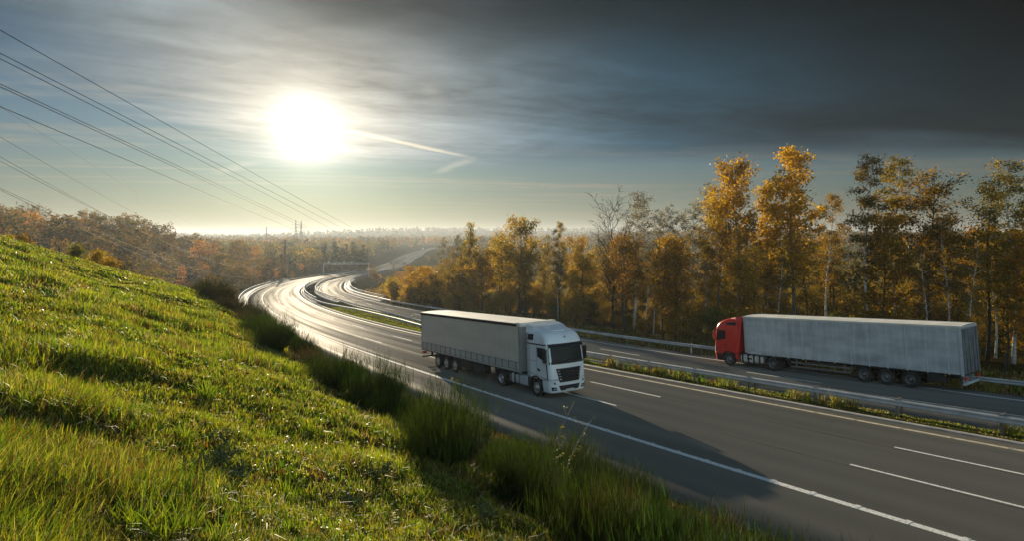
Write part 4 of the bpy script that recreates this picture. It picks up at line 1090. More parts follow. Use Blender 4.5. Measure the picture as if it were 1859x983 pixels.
BUSH = {'bush_yellow': ('bright yellow bush along the front of the roadside wood', 'yellow bushes by the wood'), 'bush_green': ('green-leaved bush along the front of the roadside wood', 'green bushes by the wood'), 'bush_rust': ('rust-coloured bush along the front of the roadside wood', 'rust bushes by the wood')}
cnt = 0
while cnt < 85:
    s = rng.uniform(-62, 114); q = road(s, rng.uniform(35, 48) if s < 60 else rng.uniform(31, 46))
    if q[1] < 12 or not (-.2 < q[0] / q[1] < 1.0): continue
    a = q[0] / q[1]
    pr = [.5, .25, .25] if a < .02 else ([.15, .35, .5] if a < .4 else [.05, .35, .6])
    kind = str(rng.choice(['bush_yellow', 'bush_green', 'bush_rust'], p=pr))
    tree(kind, q[0], q[1], rng.uniform(1.8, 4.2) * (1.15 if a < .05 else 1), *BUSH[kind], wide=rng.uniform(.9, 1.3), name='bush', cat='bush'); cnt += 1

# --- valley wood left of and beyond the bridge: the nearest trees one by one, the rest of the wood as one mass
def arrays(me):
    n = len(me.vertices); V = np.empty(n * 3, np.float32); me.vertices.foreach_get('co', V)
    me.calc_loop_triangles(); F_ = np.empty(len(me.loop_triangles) * 3, np.int32); me.loop_triangles.foreach_get('vertices', F_)
    C_ = np.ones((n, 4), np.float32)
    if 'tint' in me.color_attributes: me.color_attributes['tint'].data.foreach_get('color', C_.reshape(-1)) if C_.flags['C_CONTIGUOUS'] else None
    return V.reshape(-1, 3), F_.reshape(-1, 3), C_[:, :3]
def merged(items, name):
    Vs = []; Fs = []; Cs = []; Ms = []; n = 0; cache = {}
    for kind, x, y, H, wide in items:
        i = int(rng.integers(0, len(T[kind]))); tme, cme, h0 = T[kind][i]; k = H / h0; g = gz(x, y) - .1; a = rng.uniform(0, 6.28); c, s_ = math.cos(a), math.sin(a); val = rng.uniform(.75, 1.25)
        for mi, me in ((0, tme), (1, cme)):
            if me is None: continue
            if (kind, i, mi) not in cache: cache[(kind, i, mi)] = arrays(me)
            V, F_, C_ = cache[(kind, i, mi)]
            V2 = np.stack([(V[:, 0] * c - V[:, 1] * s_) * k * wide + x, (V[:, 0] * s_ + V[:, 1] * c) * k * wide + y, V[:, 2] * k + g], 1)
            Vs.append(V2); Fs.append(F_ + n); Cs.append(C_ * val); Ms.append(np.full(len(F_), mi)); n += len(V2)
    o_ = mesh_obj(name, np_mesh(name, np.concatenate(Vs), np.concatenate(Fs), [M['bark_grey'], M['leaf_far']], np.concatenate(Cs), midx=np.concatenate(Ms))); tag(o_, kind='stuff')
VAL = {'v_olive': ('hazy olive tree in the valley wood', 'olive trees in the valley'), 'v_brown': ('hazy brown tree in the valley wood', 'brown trees in the valley'), 'v_gold': ('golden tree standing out in the hazy valley wood', 'golden trees in the valley'), 'v_grey': ('leafless grey tree in the valley wood', 'leafless trees in the valley')}
items = []; tries = 0
while len(items) < 470 and tries < 16000:
    tries += 1
    y = math.exp(rng.uniform(math.log(112), math.log(440))); a = rng.uniform(-.92, -.2)
    if rng.random() < .3: y = rng.uniform(150, 330); a = rng.uniform(-.52, -.28)
    x = a * y
    s, o_ = frame(x, y); s = float(s[0]); o_ = float(o_[0])
    if o_ > -7 or s < 62: continue
    if s < 119 and o_ > -20: continue
    g = float(fbm(x / 40, y / 40, 2))
    kind = str(rng.choice(['v_olive', 'v_brown', 'v_gold', 'v_grey'], p=[.34, .16, .44, .06] if g > .12 else ([.58, .30, .06, .06] if g < -.12 else [.45, .30, .16, .09])))
    H = rng.uniform(10, 16) * (1.22 if x / y < -.55 else 1.05) * (1.1 if kind != 'v_gold' else .9)
    if o_ > -45 and s > 119: H *= rng.uniform(.4, .75)
    if a > -.36: H = min(H, (430 - 446) / F_PX * y - gz(x, y) + rng.uniform(-3, 0))
    if H < 2.2: continue
    items.append((kind, x, y, H, rng.uniform(.9, 1.3)))
items.sort(key=lambda q: math.hypot(q[1], q[2]) - (60 if q[0] == 'v_gold' else 0))
for kind, x, y, H, wd in items[:112]: tree(kind, x, y, H, *VAL[kind], wide=wd)
rest = items[112:]
# right of the road beyond the bridge
RG = {'v_olive': 'hazy olive tree on the slope right of the far carriageway', 'v_brown': 'hazy brown tree on the slope right of the far carriageway', 'v_gold': 'golden tree on the slope right of the far carriageway'}
items = []; tries = 0
while len(items) < 190 and tries < 9000:
    tries += 1
    s = rng.uniform(112, 640) if rng.random() < .5 else rng.uniform(112, 330); o_ = rng.uniform(31, 150); q = road(s, o_); x, y = q[0], q[1]
    if not (-.25 < x / y < .3): continue
    if 330 < s < 430 and 34 < o_ < 62: continue
    kind = str(rng.choice(['v_olive', 'v_brown', 'v_gold'], p=[.42, .30, .28])); H = rng.uniform(4.5, 11)
    zl = (430 - (478 if x / y < -.15 else 462 if x / y < -.1 else 440)) / F_PX * y
    if o_ < 60 and s < 300: zl = min(zl, float(np.interp(s, SS, _z)) - 2.2)
    H = min(H, zl - gz(x, y) + rng.uniform(-2, .6))
    if H < 1.8: continue
    items.append((kind, x, y, H, rng.uniform(.9, 1.4)))
items.sort(key=lambda q: math.hypot(q[1], q[2]))
for kind, x, y, H, wd in items[:42]: tree(kind, x, y, H, RG[kind], 'trees right of the far road, ' + kind[2:], wide=wd)
rest += items[42:]
merged(rest, 'valley_wood')
# bushes crowding the right-hand bridge end
cnt = 0; tries = 0
while cnt < 46 and tries < 3000:
    tries += 1
    u = rng.uniform(686, 842); y = rng.uniform(112, 205); x = (u - 929.5) / F_PX * y; s, o_ = frame(x, y); s = float(s[0]); o_ = float(o_[0])
    if o_ < 29.5 or s < 84 or (s > 118 and o_ < 34): continue
    vt = rng.uniform(505, 540) - .22 * (u - 690) + rng.uniform(-12, 12); H = (430 - vt) / F_PX * y - gz(x, y)
    if not 1.6 < H < 12: continue
    kind = str(rng.choice(['bush_yellow', 'bush_green', 'bush_rust', 'olive', 'orange'], p=[.36, .22, .18, .14, .10])) if H < 6 else str(rng.choice(['olive', 'orange', 'oak']))
    tree(kind, x, y, H, {'bush_yellow': 'bright yellow bush crowding the right end of the bridge', 'bush_green': 'green bush crowding the right end of the bridge', 'bush_rust': 'rust-coloured bush crowding the right end of the bridge', 'olive': 'olive tree crowding the right end of the bridge', 'orange': 'orange tree crowding the right end of the bridge', 'oak': 'golden-brown oak crowding the right end of the bridge'}[kind], 'growth at the bridge end, ' + kind.replace('bush_', ''), wide=rng.uniform(1.0, 1.4), name='bush' if kind[:4] == 'bush' else None, cat='bush' if kind[:4] == 'bush' else 'tree'); cnt += 1
# undergrowth deep inside the roadside wood: one mass
ug = []
while len(ug) < 170:
    s = rng.uniform(-80, 112); q = road(s, rng.uniform(44, 100))
    if q[1] < 12 or not (-.16 < q[0] / q[1] < 1.05): continue
    ug.append((str(rng.choice(['bush_rust', 'bush_green', 'orange', 'alder'], p=[.5, .12, .28, .10])), q[0], q[1], rng.uniform(2.2, 5.5), rng.uniform(1.0, 1.6)))
merged(ug, 'undergrowth')
for k in range(11):
    x, y = -118 - 3.0 * k + rng.uniform(-1, 1), 455 + rng.uniform(-8, 14)
    u = 588 + k * 7.6; y = 450 + rng.uniform(-10, 12); x = (u - 929.5) / F_PX * y
    if k in (1, 2): vt = 455
    else: vt = (440, 452, 445, 438, 449, 442, 454, 439, 447, 444, 451)[k]
    tree('v_conifer', x, y, max(6, (430 - vt) / F_PX * y - gz(x, y)), 'dark evergreen in the dense clump left of the far carriageway', 'evergreens left of the far road', name='evergreen_tree', wide=1.1)
# bushes along the crest of the mown hill
for u, v, h, kind, lab in ((18, 470, 1.7, 'bush_rust', 'rust-green bush at the left end of the hill crest'), (42, 462, 1.9, 'bush_rust', 'thin reddish bush behind the hill crest, second from the left'), (66, 480, 1.0, 'bush_green', 'small green bush on the hill crest below the reddish bush'),
                           (136, 496, 2.0, 'bush_green', 'yellowish-green bush behind the hill crest between two fence posts'), (176, 508, 2.0, 'bush_rust', 'orange-green bush behind the hill crest'), (203, 512, 1.8, 'bush_yellow', 'glowing orange-yellow bush on the hill crest')):
    y = 46.0; x = (u - 929.5) / F_PX * y; g = gz(x, y); H = max(h, (430 - (v - 34)) / F_PX * y - g)
    tree(kind, x, y, H, lab, None, 1.0, name='bush', cat='bush')
x = (224 - 929.5) / F_PX * 47.5; y = 47.5
tree('bare', x, y, max(2.2, (430 - 466) / F_PX * y - gz(x, y)), 'small bare crooked tree right of the glowing bush on the hill crest', None, .8)

# --- far wood: one mass of crowns to the horizon
def mass(n, y0, y1, a0, a1, H, nq, qs, pals, name, keep=None):
    Y = np.sqrt(rng.uniform(y0 ** 2, y1 ** 2, n)); A = rng.uniform(a0, a1, n); X = A * Y
    s, o = frame(X, Y); k = ((o < -16) | (o > 42 + 20 * (s > 700))) | (Y > 1050)
    if keep is not None: k &= keep(X, Y, s, o)
    X, Y = X[k], Y[k]; n = len(X); Z = np.clip(ground(X, Y), -46, 26)
    h = H * rng.uniform(.7, 1.25, n); I = np.repeat(np.arange(n), nq); m = len(I)
    d = rng.normal(0, 1, (m, 3)); d /= np.linalg.norm(d, axis=1, keepdims=True); r_ = rng.random(m)[:, None] ** .4
    P = np.stack([X, Y, Z + h * .55], 1)[I] + d * r_ * np.stack([h * .34, h * .34, h * .48], 1)[I]
    a_ = rng.normal(0, 1, (m, 3)); a_ /= np.linalg.norm(a_, axis=1, keepdims=True); b_ = np.cross(a_, rng.normal(0, 1, (m, 3))); b_ /= np.linalg.norm(b_, axis=1, keepdims=True)
    sz = qs * rng.uniform(.6, 1.3, (m, 1))
    V = np.stack([P - a_ * sz, P + b_ * sz * .7, P + a_ * sz, P - b_ * sz * .7], 1).reshape(-1, 3)
    pa = np.array(pals); C_ = np.repeat(pa[rng.integers(0, len(pa), n)][I] * rng.uniform(.7, 1.3, (m, 1)), 4, 0)
    o_ = mesh_obj(name, np_mesh(name, V, np.arange(m * 4).reshape(-1, 4), M['leaf_far'], C_)); tag(o_, kind='stuff')
FAROLIVE = [tuple(x * 1.0 for x in q) for q in FAROLIVE]
PF = FAROLIVE + FARBROWN + FARGREEN + FARGOLD[1:2] + CONIF[:1]
clear = lambda X, Y, s, o: ~((np.abs(X + 190) < 40) & (np.abs(Y - 640) < 60))
mass(1500, 420, 760, -.95, -.2, 13, 70, 1.0, PF, 'distant_wood', clear)
mass(700, 380, 760, -.06, .75, 12, 60, 1.0, PF, 'distant_wood')
mass(900, 95, 380, .02, .95, 10, 70, .75, PF[:7], 'distant_wood', lambda X, Y, s, o: (o > 95))
mass(3200, 720, 1500, -1.0, 1.0, 14, 34, 1.9, PF, 'distant_wood', clear)
mass(3500, 1500, 3000, -1.0, 1.0, 14, 12, 4.0, [tuple(c * .7 for c in q) for q in PF], 'distant_wood')
# ------------------------------------------------------------------ lorries (local frame: x forwards from the front bumper, y left, z up)
M['white_paint'] = noisy('white_cab_paint', (.76, .78, .78), (.83, .85, .85), 1.2, .28, coat=.6)
M['red_paint'] = noisy('red_cab_paint', (.60, .014, .012), (.68, .018, .015), 1.2, .35, coat=.35)
M['black_plastic'] = noisy('black_plastic', (.010, .0105, .012), (.022, .023, .025), 4, .55, spec=.25)
M['glass'] = noisy('dark_cab_glass', (.012, .015, .018), (.022, .026, .03), .8, .08, spec=.12)
M['rubber'] = noisy('tyre_rubber', (.014, .014, .014), (.035, .033, .03), 6, .8)
M['alloy'] = noisy('wheel_metal', (.42, .41, .38), (.62, .60, .56), 5, .38, metal=.8)
M['rim_grey'] = noisy('dull_wheel_metal', (.12, .12, .12), (.24, .24, .24), 5, .5, metal=.5)
M['alu'] = noisy('tank_aluminium', (.52, .53, .53), (.68, .69, .69), 2, .35, metal=.3)
M['lamp'] = noisy('lamp_glass', (.62, .64, .66), (.8, .8, .8), 8, .12)
M['amber'] = plain('amber_lamp', (.75, .28, .02), .3); M['redlamp'] = plain('red_lamp', (.6, .02, .015), .3)
M['plate'] = plain('number_plate', (.72, .72, .70), .5)
M['roof_tarp'] = noisy('roof_tarpaulin', (.62, .60, .54), (.76, .74, .68), .8, .6)
M['chassis'] = noisy('chassis_black', (.012, .012, .012), (.03, .029, .027), 3, .7)
def tarp(name, c1, c2, bump, dirt):
    m, nt, out = new_mat(name)
    p = N(nt, 'ShaderNodeBsdfPrincipled', Roughness=.62); L(nt, p.outputs[0], out.inputs[0]); p.inputs['Specular IOR Level'].default_value = .3
    tc = N(nt, 'ShaderNodeTexCoord'); mp = N(nt, 'ShaderNodeMapping'); mp.inputs['Scale'].default_value = (.35, 1, 1.5); L(nt, tc.outputs['Object'], mp.inputs[0])
    n = N(nt, 'ShaderNodeTexNoise'); n.inputs['Scale'].default_value = 1.2; n.inputs['Detail'].default_value = 5; L(nt, mp.outputs[0], n.inputs['Vector'])
    mp2 = N(nt, 'ShaderNodeMapping'); mp2.inputs['Scale'].default_value = (2.2, 1, .25); L(nt, tc.outputs['Object'], mp2.inputs[0])
    n2 = N(nt, 'ShaderNodeTexNoise'); n2.inputs['Scale'].default_value = 1.6; n2.inputs['Detail'].default_value = 6; L(nt, mp2.outputs[0], n2.inputs['Vector'])
    ad = N(nt, 'ShaderNodeMath', operation='MULTIPLY_ADD'); ad.inputs[1].default_value = dirt; L(nt, n2.outputs['Fac'], ad.inputs[0]); 
    m1 = N(nt, 'ShaderNodeMath', operation='MULTIPLY'); m1.inputs[1].default_value = 1 - dirt; L(nt, n.outputs['Fac'], m1.inputs[0]); L(nt, m1.outputs[0], ad.inputs[2])
    cr = N(nt, 'ShaderNodeValToRGB'); cr.color_ramp.elements[0].position = .36; cr.color_ramp.elements[1].position = .62; cr.color_ramp.elements[0].color = c4(c1); cr.color_ramp.elements[1].color = c4(c2)
    L(nt, ad.outputs[0], cr.inputs[0]); L(nt, cr.outputs[0], p.inputs['Base Color'])
    b = N(nt, 'ShaderNodeBump'); b.inputs['Strength'].default_value = bump; b.inputs['Distance'].default_value = .05; L(nt, n.outputs['Fac'], b.inputs['Height']); L(nt, b.outputs[0], p.inputs['Normal'])
    return m
M['tarp_taupe'] = tarp('taupe_curtain', (.60, .51, .41), (.70, .60, .485), .2, .4)
M['tarp_grey'] = tarp('grey_curtain', (.37, .385, .395), (.60, .62, .63), .5, .45)

class Cab:
    def __init__(self, lev, xb, bow=.10):
        self.lev = np.array(lev); self.xb = xb; self.bow = bow
    def p(self, z):
        a = self.lev
        return [float(np.interp(z, a[:, 0], a[:, i])) for i in (1, 2, 3)]
    def front_x(self, y, z):
        xf, hw, rc = self.p(z); y = abs(y); fl = hw - rc
        b = self.bow * min(y, fl) ** 2
        if y <= fl: return xf - b
        return xf - b - rc + math.sqrt(max(rc * rc - (min(y, hw) - fl) ** 2, 0))
    def side_y(self, x, z):
        xf, hw, rc = self.p(z); xc = xf - self.bow * (hw - rc) ** 2 - rc
        if x <= xc: return hw
        return hw - rc + math.sqrt(max(rc * rc - min(x - xc, rc) ** 2, 0))
    def ring(self, z):
        xf, hw, rc = self.p(z); fl = hw - rc; xc = xf - self.bow * fl ** 2 - rc
        r = [(self.xb + (xc - self.xb) * k / 6, -hw, z) for k in range(6)]
        r += [(xc + rc * math.sin(k / 6 * math.pi / 2), -(fl + rc * math.cos(k / 6 * math.pi / 2)), z) for k in range(6)]
        r += [(self.front_x(y, z), y, z) for y in np.linspace(-fl, fl, 9)]
        r += [(q[0], -q[1], z) for q in reversed(r[:12])]
        return r
    def shell(self, zs, mat, name, parent):
        return MB().loft([self.ring(z) for z in zs], 0, True, True, smooth=True).build(name, mat, parent)
    def patch(self, kind, cs, eps, name, mat, parent, side=-1, n=(8, 6)):
        """panel lying on the shell; cs = 4 corners (x,z) on a side or (y,z) on the front, stands eps proud, its rim turned in"""
        def surf(a, z, e):
            if kind == 'front':
                return (self.front_x(a, z) + e, a, z)
            y = self.side_y(a, z)
            return (a, side * (y + e), z)
        V = []; nu, nv = n
        for j in range(nv + 1):
            for i in range(nu + 1):
                s, t = i / nu, j / nv
                a = (cs[0][0] * (1 - s) + cs[1][0] * s) * (1 - t) + (cs[3][0] * (1 - s) + cs[2][0] * s) * t
                z = (cs[0][1] * (1 - s) + cs[1][1] * s) * (1 - t) + (cs[3][1] * (1 - s) + cs[2][1] * s) * t
                V.append(surf(a, z, eps))
        mb = MB(); w = nu + 1
        mb.add(V, [(j * w + i, j * w + i + 1, (j + 1) * w + i + 1, (j + 1) * w + i) for j in range(nv) for i in range(nu)], smooth=False)
        rim = [i for i in range(w)] + [j * w + nu for j in range(1, nv + 1)] + [nv * w + i for i in range(nu - 1, -1, -1)] + [j * w for j in range(nv - 1, 0, -1)]
        R0 = [V[i] for i in rim]
        R1 = [(p[0] - (eps + .01 if kind == 'front' else 0), p[1] - (0 if kind == 'front' else side * (eps + .01)), p[2]) for p in R0]
        mb.loft([R0, R1], 0)
        return mb.build(name, mat, parent)

def wheel(parent, x, side, rim_mat, r=.50, w=.32, dual=False, deep=False, yout=1.24):
    """side -1 = right; tyre with tread shoulders, dished rim with hub and bolts"""
    root = None
    s = side; y0 = yout
    yi = y0 - (w if not dual else 2 * w + .06)
    tp = [(.29, s * (y0 - .05)), (.33, s * (y0 - .012)), (.42, s * y0), (r - .035, s * (y0 - .015)), (r, s * (y0 - .05))]
    k = 5
    for i in range(1, k): 
        yy = y0 - .05 - (y0 - .05 - yi - .05) * i / k
        tp += [(r, s * (yy + .012)), (r - .014, s * (yy + .008)), (r - .014, s * (yy - .008)), (r, s * (yy - .012))]
    tp += [(r, s * (yi + .05)), (r - .05, s * yi), (.29, s * yi)]
    t = MB().lathe_y(tp, x, r, 28, smooth=False).build('wheel', M['rubber'], parent)
    d = .13 if deep else .05
    rp = [(.30, s * (y0 - .045)), (.285, s * (y0 - .02)), (.27, s * (y0 - .03)), (.245, s * (y0 - d)), (.17, s * (y0 - d - .015)), (.165, s * (y0 - d + .02)), (.12, s * (y0 - d + .05)), (.105, s * (y0 - d + .09)), (.06, s * (y0 - d + .10)), (.0, s * (y0 - d + .10))]
    mb = MB().lathe_y(rp, x, r, 24)
    for k in range(10):
        a = 2 * math.pi * k / 10
        cx, cz = x + .205 * math.cos(a), r + .205 * math.sin(a)
        yy = s * (y0 - d - .005)
        mb.box(cx - .016, cx + .016, min(yy, yy + s * .03), max(yy, yy + s * .03), cz - .016, cz + .016)
    mb.build('rim', rim_mat, t)
    return t

def lorry(kind, name, label):
    W_ = kind == 'white'
    root = empty(name); tag(root, label, 'lorry')
    paint = M['white_paint'] if W_ else M['red_paint']; blk = M['black_plastic']; rim = M['alloy'] if W_ else M['rim_grey']
    XS = 1.06 if W_ else 1.065
    # --- cab
    if W_:
        lev = [(.36, .02, 1.20, .30), (.60, .06, 1.235, .30), (1.0, .06, 1.245, .30), (1.3, .05, 1.25, .28), (1.95, .0, 1.25, .24), (2.4, -.07, 1.25, .22), (2.85, -.15, 1.245, .24),
               (3.0, -.17, 1.24, .27), (3.2, -.23, 1.225, .33), (3.4, -.34, 1.195, .40), (3.55, -.52, 1.145, .46), (3.66, -.80, 1.06, .50), (3.72, -1.2, .93, .50), (3.74, -1.5, .75, .45)]
    else:
        lev = [(.36, .0, 1.20, .34), (.60, .05, 1.235, .34), (1.0, .06, 1.245, .34), (1.3, .05, 1.25, .32), (1.95, -.03, 1.25, .28), (2.4, -.09, 1.25, .24), (2.85, -.17, 1.245, .25),
               (3.05, -.23, 1.235, .28), (3.25, -.34, 1.215, .34), (3.42, -.50, 1.18, .40), (3.56, -.74, 1.13, .45), (3.68, -1.1, 1.04, .48), (3.75, -1.65, .84, .5), (3.77, -1.85, .7, .45)]
    cab = Cab(lev, -2.28)
    zs = [1.02, 1.15, 1.3, 1.5, 1.7, 1.95, 2.2, 2.45, 2.7, 2.85, 3.0, 3.1, 3.2, 3.3, 3.4, 3.48, 3.55, 3.62, 3.68, 3.72, 3.74 if W_ else 3.76]
    c = cab.shell(zs, paint, 'cab', root)
    low = Cab(lev, -.80); low.xb = -.80
    MB().loft([low.ring(z) for z in (.36, .42, .5, .6, .75, .9, 1.0, 1.015)], 0, True, True, smooth=True).build('bumper', paint, c)
    # lower flank behind the wheel and dark steps
    for sd in (-1, 1):
        y0, y1 = sorted((sd * 1.235, sd * 1.05))
        MB().box(-2.26, -1.98, y0, y1, .55, 1.015).build('side_skirt', blk if W_ else paint, c)
        y0, y1 = sorted((sd * 1.243, sd * .9))
        MB().box(-.93, -.803, y0, y1, .40, .9).build('step', blk, c)
        # wheel arch
        ring = []
        for k in range(13):
            a = math.pi * (k / 12) * 1.08 - .12
            ring.append([(-1.42 + rr * math.cos(a), sd * yy, .52 + rr * math.sin(a)) for rr, yy in ((.575, 1.262), (.66, 1.262), (.66, .85), (.575, .85))])
        MB().loft(ring, 0, True, True).build('wheel_arch', blk, c)
    ws = cab.patch('front', [(-1.20, 1.97), (1.20, 1.97), (1.17, 2.82), (-1.17, 2.82)], .012, 'windscreen', M['glass'], c, n=(14, 8))
    cab.patch('front', [(-1.20, 1.90), (1.20, 1.90), (1.20, 2.04), (-1.20, 2.04)], .02, 'wiper_panel', blk, c, n=(14, 2))
    mbw = MB()
    for y0, y1 in ((-.85, -.1), (-.2, .55)):
        mbw.tube([(cab.front_x(y0, 2.05) + .05, y0, 2.05), (cab.front_x(y1, 2.12) + .05, y1, 2.12)], .014, 5)
    mbw.build('wiper', blk, ws)
    # sun visor
    ring = []
    for y in np.linspace(-1.16, 1.16, 15):
        xx = cab.front_x(y * .98, 2.9)
        ring.append([(xx + .03, y, 2.83), (xx + .17, y, 2.80), (xx + .15, y, 2.86), (xx - .02, y, 3.0), (xx - .05, y, 2.97)])
    MB().loft(ring, 0, True, True).build('sun_visor', blk if W_ else paint, c)
    if W_:
        g = cab.patch('front', [(-.66, .92), (.66, .92), (.84, 1.66), (-.84, 1.66)], .03, 'grille', blk, c, n=(10, 6))
        for k, z in enumerate((1.10, 1.25, 1.40, 1.55)):
            hwg = .70 + .035 * k; ring = []
            for y in np.linspace(-hwg, hwg, 9):
                xx = cab.front_x(y, z) + .03
                ring.append([(xx, y, z - .035), (xx + .06, y, z - .03), (xx + .05, y, z + .01), (xx, y, z + .025)])
            MB().loft(ring, 0, True, True).build('slat', noisy('dark_slat', (.012, .012, .013), (.025, .025, .026), 2, .5, spec=.2), g)
            for sg in (-1, 1):
                ya, yb = sorted((sg * (hwg - .01), sg * (hwg - .13))); xx = cab.front_x(hwg - .06, z) + .085
                MB().box(xx - .03, xx + .012, ya, yb, z - .03, z + .012).build('slat_tip', M['alu'], g)
        low.patch('front', [(-.60, .47), (.60, .47), (.72, .74), (-.72, .74)], .012, 'air_intake', blk, c, n=(10, 4))
        low.patch('front', [(-.27, .425), (.27, .425), (.27, .535), (-.27, .535)], .03, 'number_plate', M['plate'], c, n=(4, 2))
        for sg in (-1, 1):
            a, b_ = (.84, 1.16)
            cs = [(sg * a, .78), (sg * (b_ - .04), .82), (sg * b_, 1.04), (sg * (a + .06), .98)]
            h = cab.patch('front', cs, .02, 'headlight', M['lamp'], c, n=(6, 4))
            cab.patch('front', [(sg * .93, .84), (sg * 1.02, .85), (sg * 1.03, .95), (sg * .94, .94)], .032, 'reflector', M['darkmetal'], h, n=(3, 3))
            low.patch('front', [(sg * .82, .49), (sg * 1.12, .50), (sg * 1.14, .70), (sg * .86, .66)], .014, 'fog_lamp_housing', blk, c, n=(5, 3))
            low.patch('front', [(sg * .87, .565), (sg * 1.06, .57), (sg * 1.06, .605), (sg * .88, .60)], .026, 'fog_lamp', M['lamp'], c, n=(4, 2))
        # small dark star badge on the roof front
        zb = 3.33; xb_ = cab.front_x(0, zb)
        sb = MB(); pts = []
        for k in range(6):
            a = math.pi / 2 + k * math.pi / 3; rr = .085 if k % 2 == 0 else .03
            pts.append((xb_ - (rr * math.sin(a)) * .85 + .02, rr * math.cos(a), zb + rr * math.sin(a)))
        sb.loft([[(p[0] - .03, p[1], p[2]) for p in pts], pts], 0, False, True).build('badge', blk, c)
        # roof hatch / blade
        MB().loft([[(-.80, -.42, 3.60), (-.80, .42, 3.60), (-1.35, .46, 3.76), (-1.35, -.46, 3.76)], [(-.76, -.40, 3.68), (-.76, .40, 3.68), (-1.33, .45, 3.86), (-1.33, -.45, 3.86)]], 0, True, True).build('roof_visor', paint, c)
        MB().loft([[(-1.2, -.95, 3.60), (-1.2, .95, 3.60), (-1.2, .9, 3.70), (-1.2, -.9, 3.70)], [(-1.8, -1.14, 3.55), (-1.8, 1.14, 3.55), (-1.8, 1.05, 3.87), (-1.8, -1.05, 3.87)], [(-2.40, -1.2, 3.5), (-2.40, 1.2, 3.5), (-2.40, 1.12, 3.97), (-2.40, -1.12, 3.97)]], 0, True, True).build('roof_deflector', paint, c)
    else:
        g = cab.patch('front', [(-.80, 1.05), (.80, 1.05), (.92, 1.75), (-.92, 1.75)], .025, 'grille', blk, c, n=(10, 6))
        low.patch('front', [(-.9, .45), (.9, .45), (.9, .8), (-.9, .8)], .014, 'air_intake', blk, c, n=(10, 4))
        low.patch('front', [(-1.2, .36), (1.2, .36), (1.2, .43), (-1.2, .43)], .03, 'bumper_edge', M['plate'], c, n=(12, 2))
        low.patch('front', [(-.27, .50), (.27, .50), (.27, .61), (-.27, .61)], .03, 'number_plate', M['plate'], c, n=(4, 2))
        for sg in (-1, 1):
            cab.patch('front', [(sg * .92, 1.02), (sg * 1.20, 1.06), (sg * 1.22, 1.5), (sg * 1.12, 1.46)], .02, 'headlight', M['lamp'], c, n=(6, 4))
            low.patch('side', [(-.75, .42), (-.35, .42), (-.35, .92), (-.75, .92)], .012, 'bumper_corner', blk, c, side=sg, n=(4, 4))
            ya, yb = sorted((sg * 1.235, sg * 1.10))
            MB().loft([[(-2.28, ya, 1.05), (-2.28, yb, 1.05), (-2.28, yb, 3.5), (-2.28, ya, 3.5)], [(-2.44, ya, 1.05), (-2.44, yb, 1.05), (-2.80, yb, 3.0), (-2.80, ya, 3.0)]][:1] + [[(-2.36, ya, 1.05), (-2.36, yb, 1.05), (-2.74, yb, 3.55), (-2.74, ya, 3.55)]], 0, True, True).build('side_deflector', paint, c)
        MB().loft([[(-1.5, -.85, 3.6), (-1.5, .85, 3.6), (-1.5, .8, 3.74), (-1.5, -.8, 3.74)], [(-2.1, -1.1, 3.5), (-2.1, 1.1, 3.5), (-2.1, 1.0, 3.86), (-2.1, -1.0, 3.86)], [(-2.72, -1.2, 3.45), (-2.72, 1.2, 3.45), (-2.72, 1.1, 3.95), (-2.72, -1.1, 3.95)]], 0, True, True).build('roof_deflector', paint, c)
        ring = [[(cab.front_x(y, 3.28) + .02, y, 3.26), (cab.front_x(y, 3.28) + .12, y, 3.3), (cab.front_x(y, 3.28) - .06, y, 3.40)] for y in np.linspace(-.9, .9, 9)]
        MB().loft(ring, 0, True, True).build('roof_lamp', M['lamp'], c)
    for sg in (-1, 1):
        if W_:
            w = cab.patch('side', [(-1.22, 2.26), (-.36, 1.98), (-.42, 2.76), (-1.22, 2.76)], .012, 'side_window', M['glass'], c, side=sg)
            cab.patch('side', [(-2.24, 2.90), (-.40, 2.90), (-.40, 2.965), (-2.24, 2.965)], .016, 'trim_strip', blk, c, side=sg, n=(10, 1))
            cab.patch('side', [(-2.16, 3.13), (-1.62, 3.13), (-1.62, 3.47), (-2.16, 3.45)], .014, 'roof_window', M['glass'], c, side=sg)
            for cs in ([(-1.285, 1.1), (-1.265, 1.1), (-1.265, 2.88), (-1.285, 2.88)], [(-.275, 1.1), (-.255, 1.1), (-.305, 1.95), (-.325, 1.95)], [(-2.0, 1.1), (-1.985, 1.1), (-1.985, 2.9), (-2.0, 2.9)], [(-1.98, 1.98), (-1.28, 1.98), (-1.28, 1.995), (-1.98, 1.995)], [(-2.26, 1.32), (-.3, 1.10), (-.3, 1.115), (-2.26, 1.335)]):
                cab.patch('side', cs, .004, 'panel_gap', blk, c, side=sg, n=(4, 6))
            cab.patch('side', [(-1.24, 1.50), (-.98, 1.44), (-.98, 1.56), (-1.24, 1.62)], .014, 'door_handle', blk, c, side=sg, n=(3, 2))
        else:
            w = cab.patch('side', [(-1.20, 2.12), (-.34, 1.95), (-.48, 2.78), (-1.20, 2.78)], .012, 'side_window', M['glass'], c, side=sg)
            cab.patch('side', [(-2.22, 3.22), (-1.30, 3.26), (-1.30, 3.42), (-2.22, 3.50)], .016, 'roof_window', blk, c, side=sg)
            for cs in ([(-1.275, 1.1), (-1.26, 1.1), (-1.26, 2.88), (-1.275, 2.88)], [(-1.2, 1.46), (-.25, 1.34), (-.25, 1.36), (-1.2, 1.48)]):
                cab.patch('side', cs, .004, 'panel_gap', noisy('dark_red_seam', (.12, .01, .01), (.16, .012, .012), 3, .5), c, side=sg, n=(4, 6))
            cab.patch('side', [(-1.22, 1.60), (-1.0, 1.58), (-1.0, 1.66), (-1.22, 1.68)], .014, 'door_handle', blk, c, side=sg, n=(3, 2))
        y0, y1 = sorted((sg * 1.30, sg * 1.50))
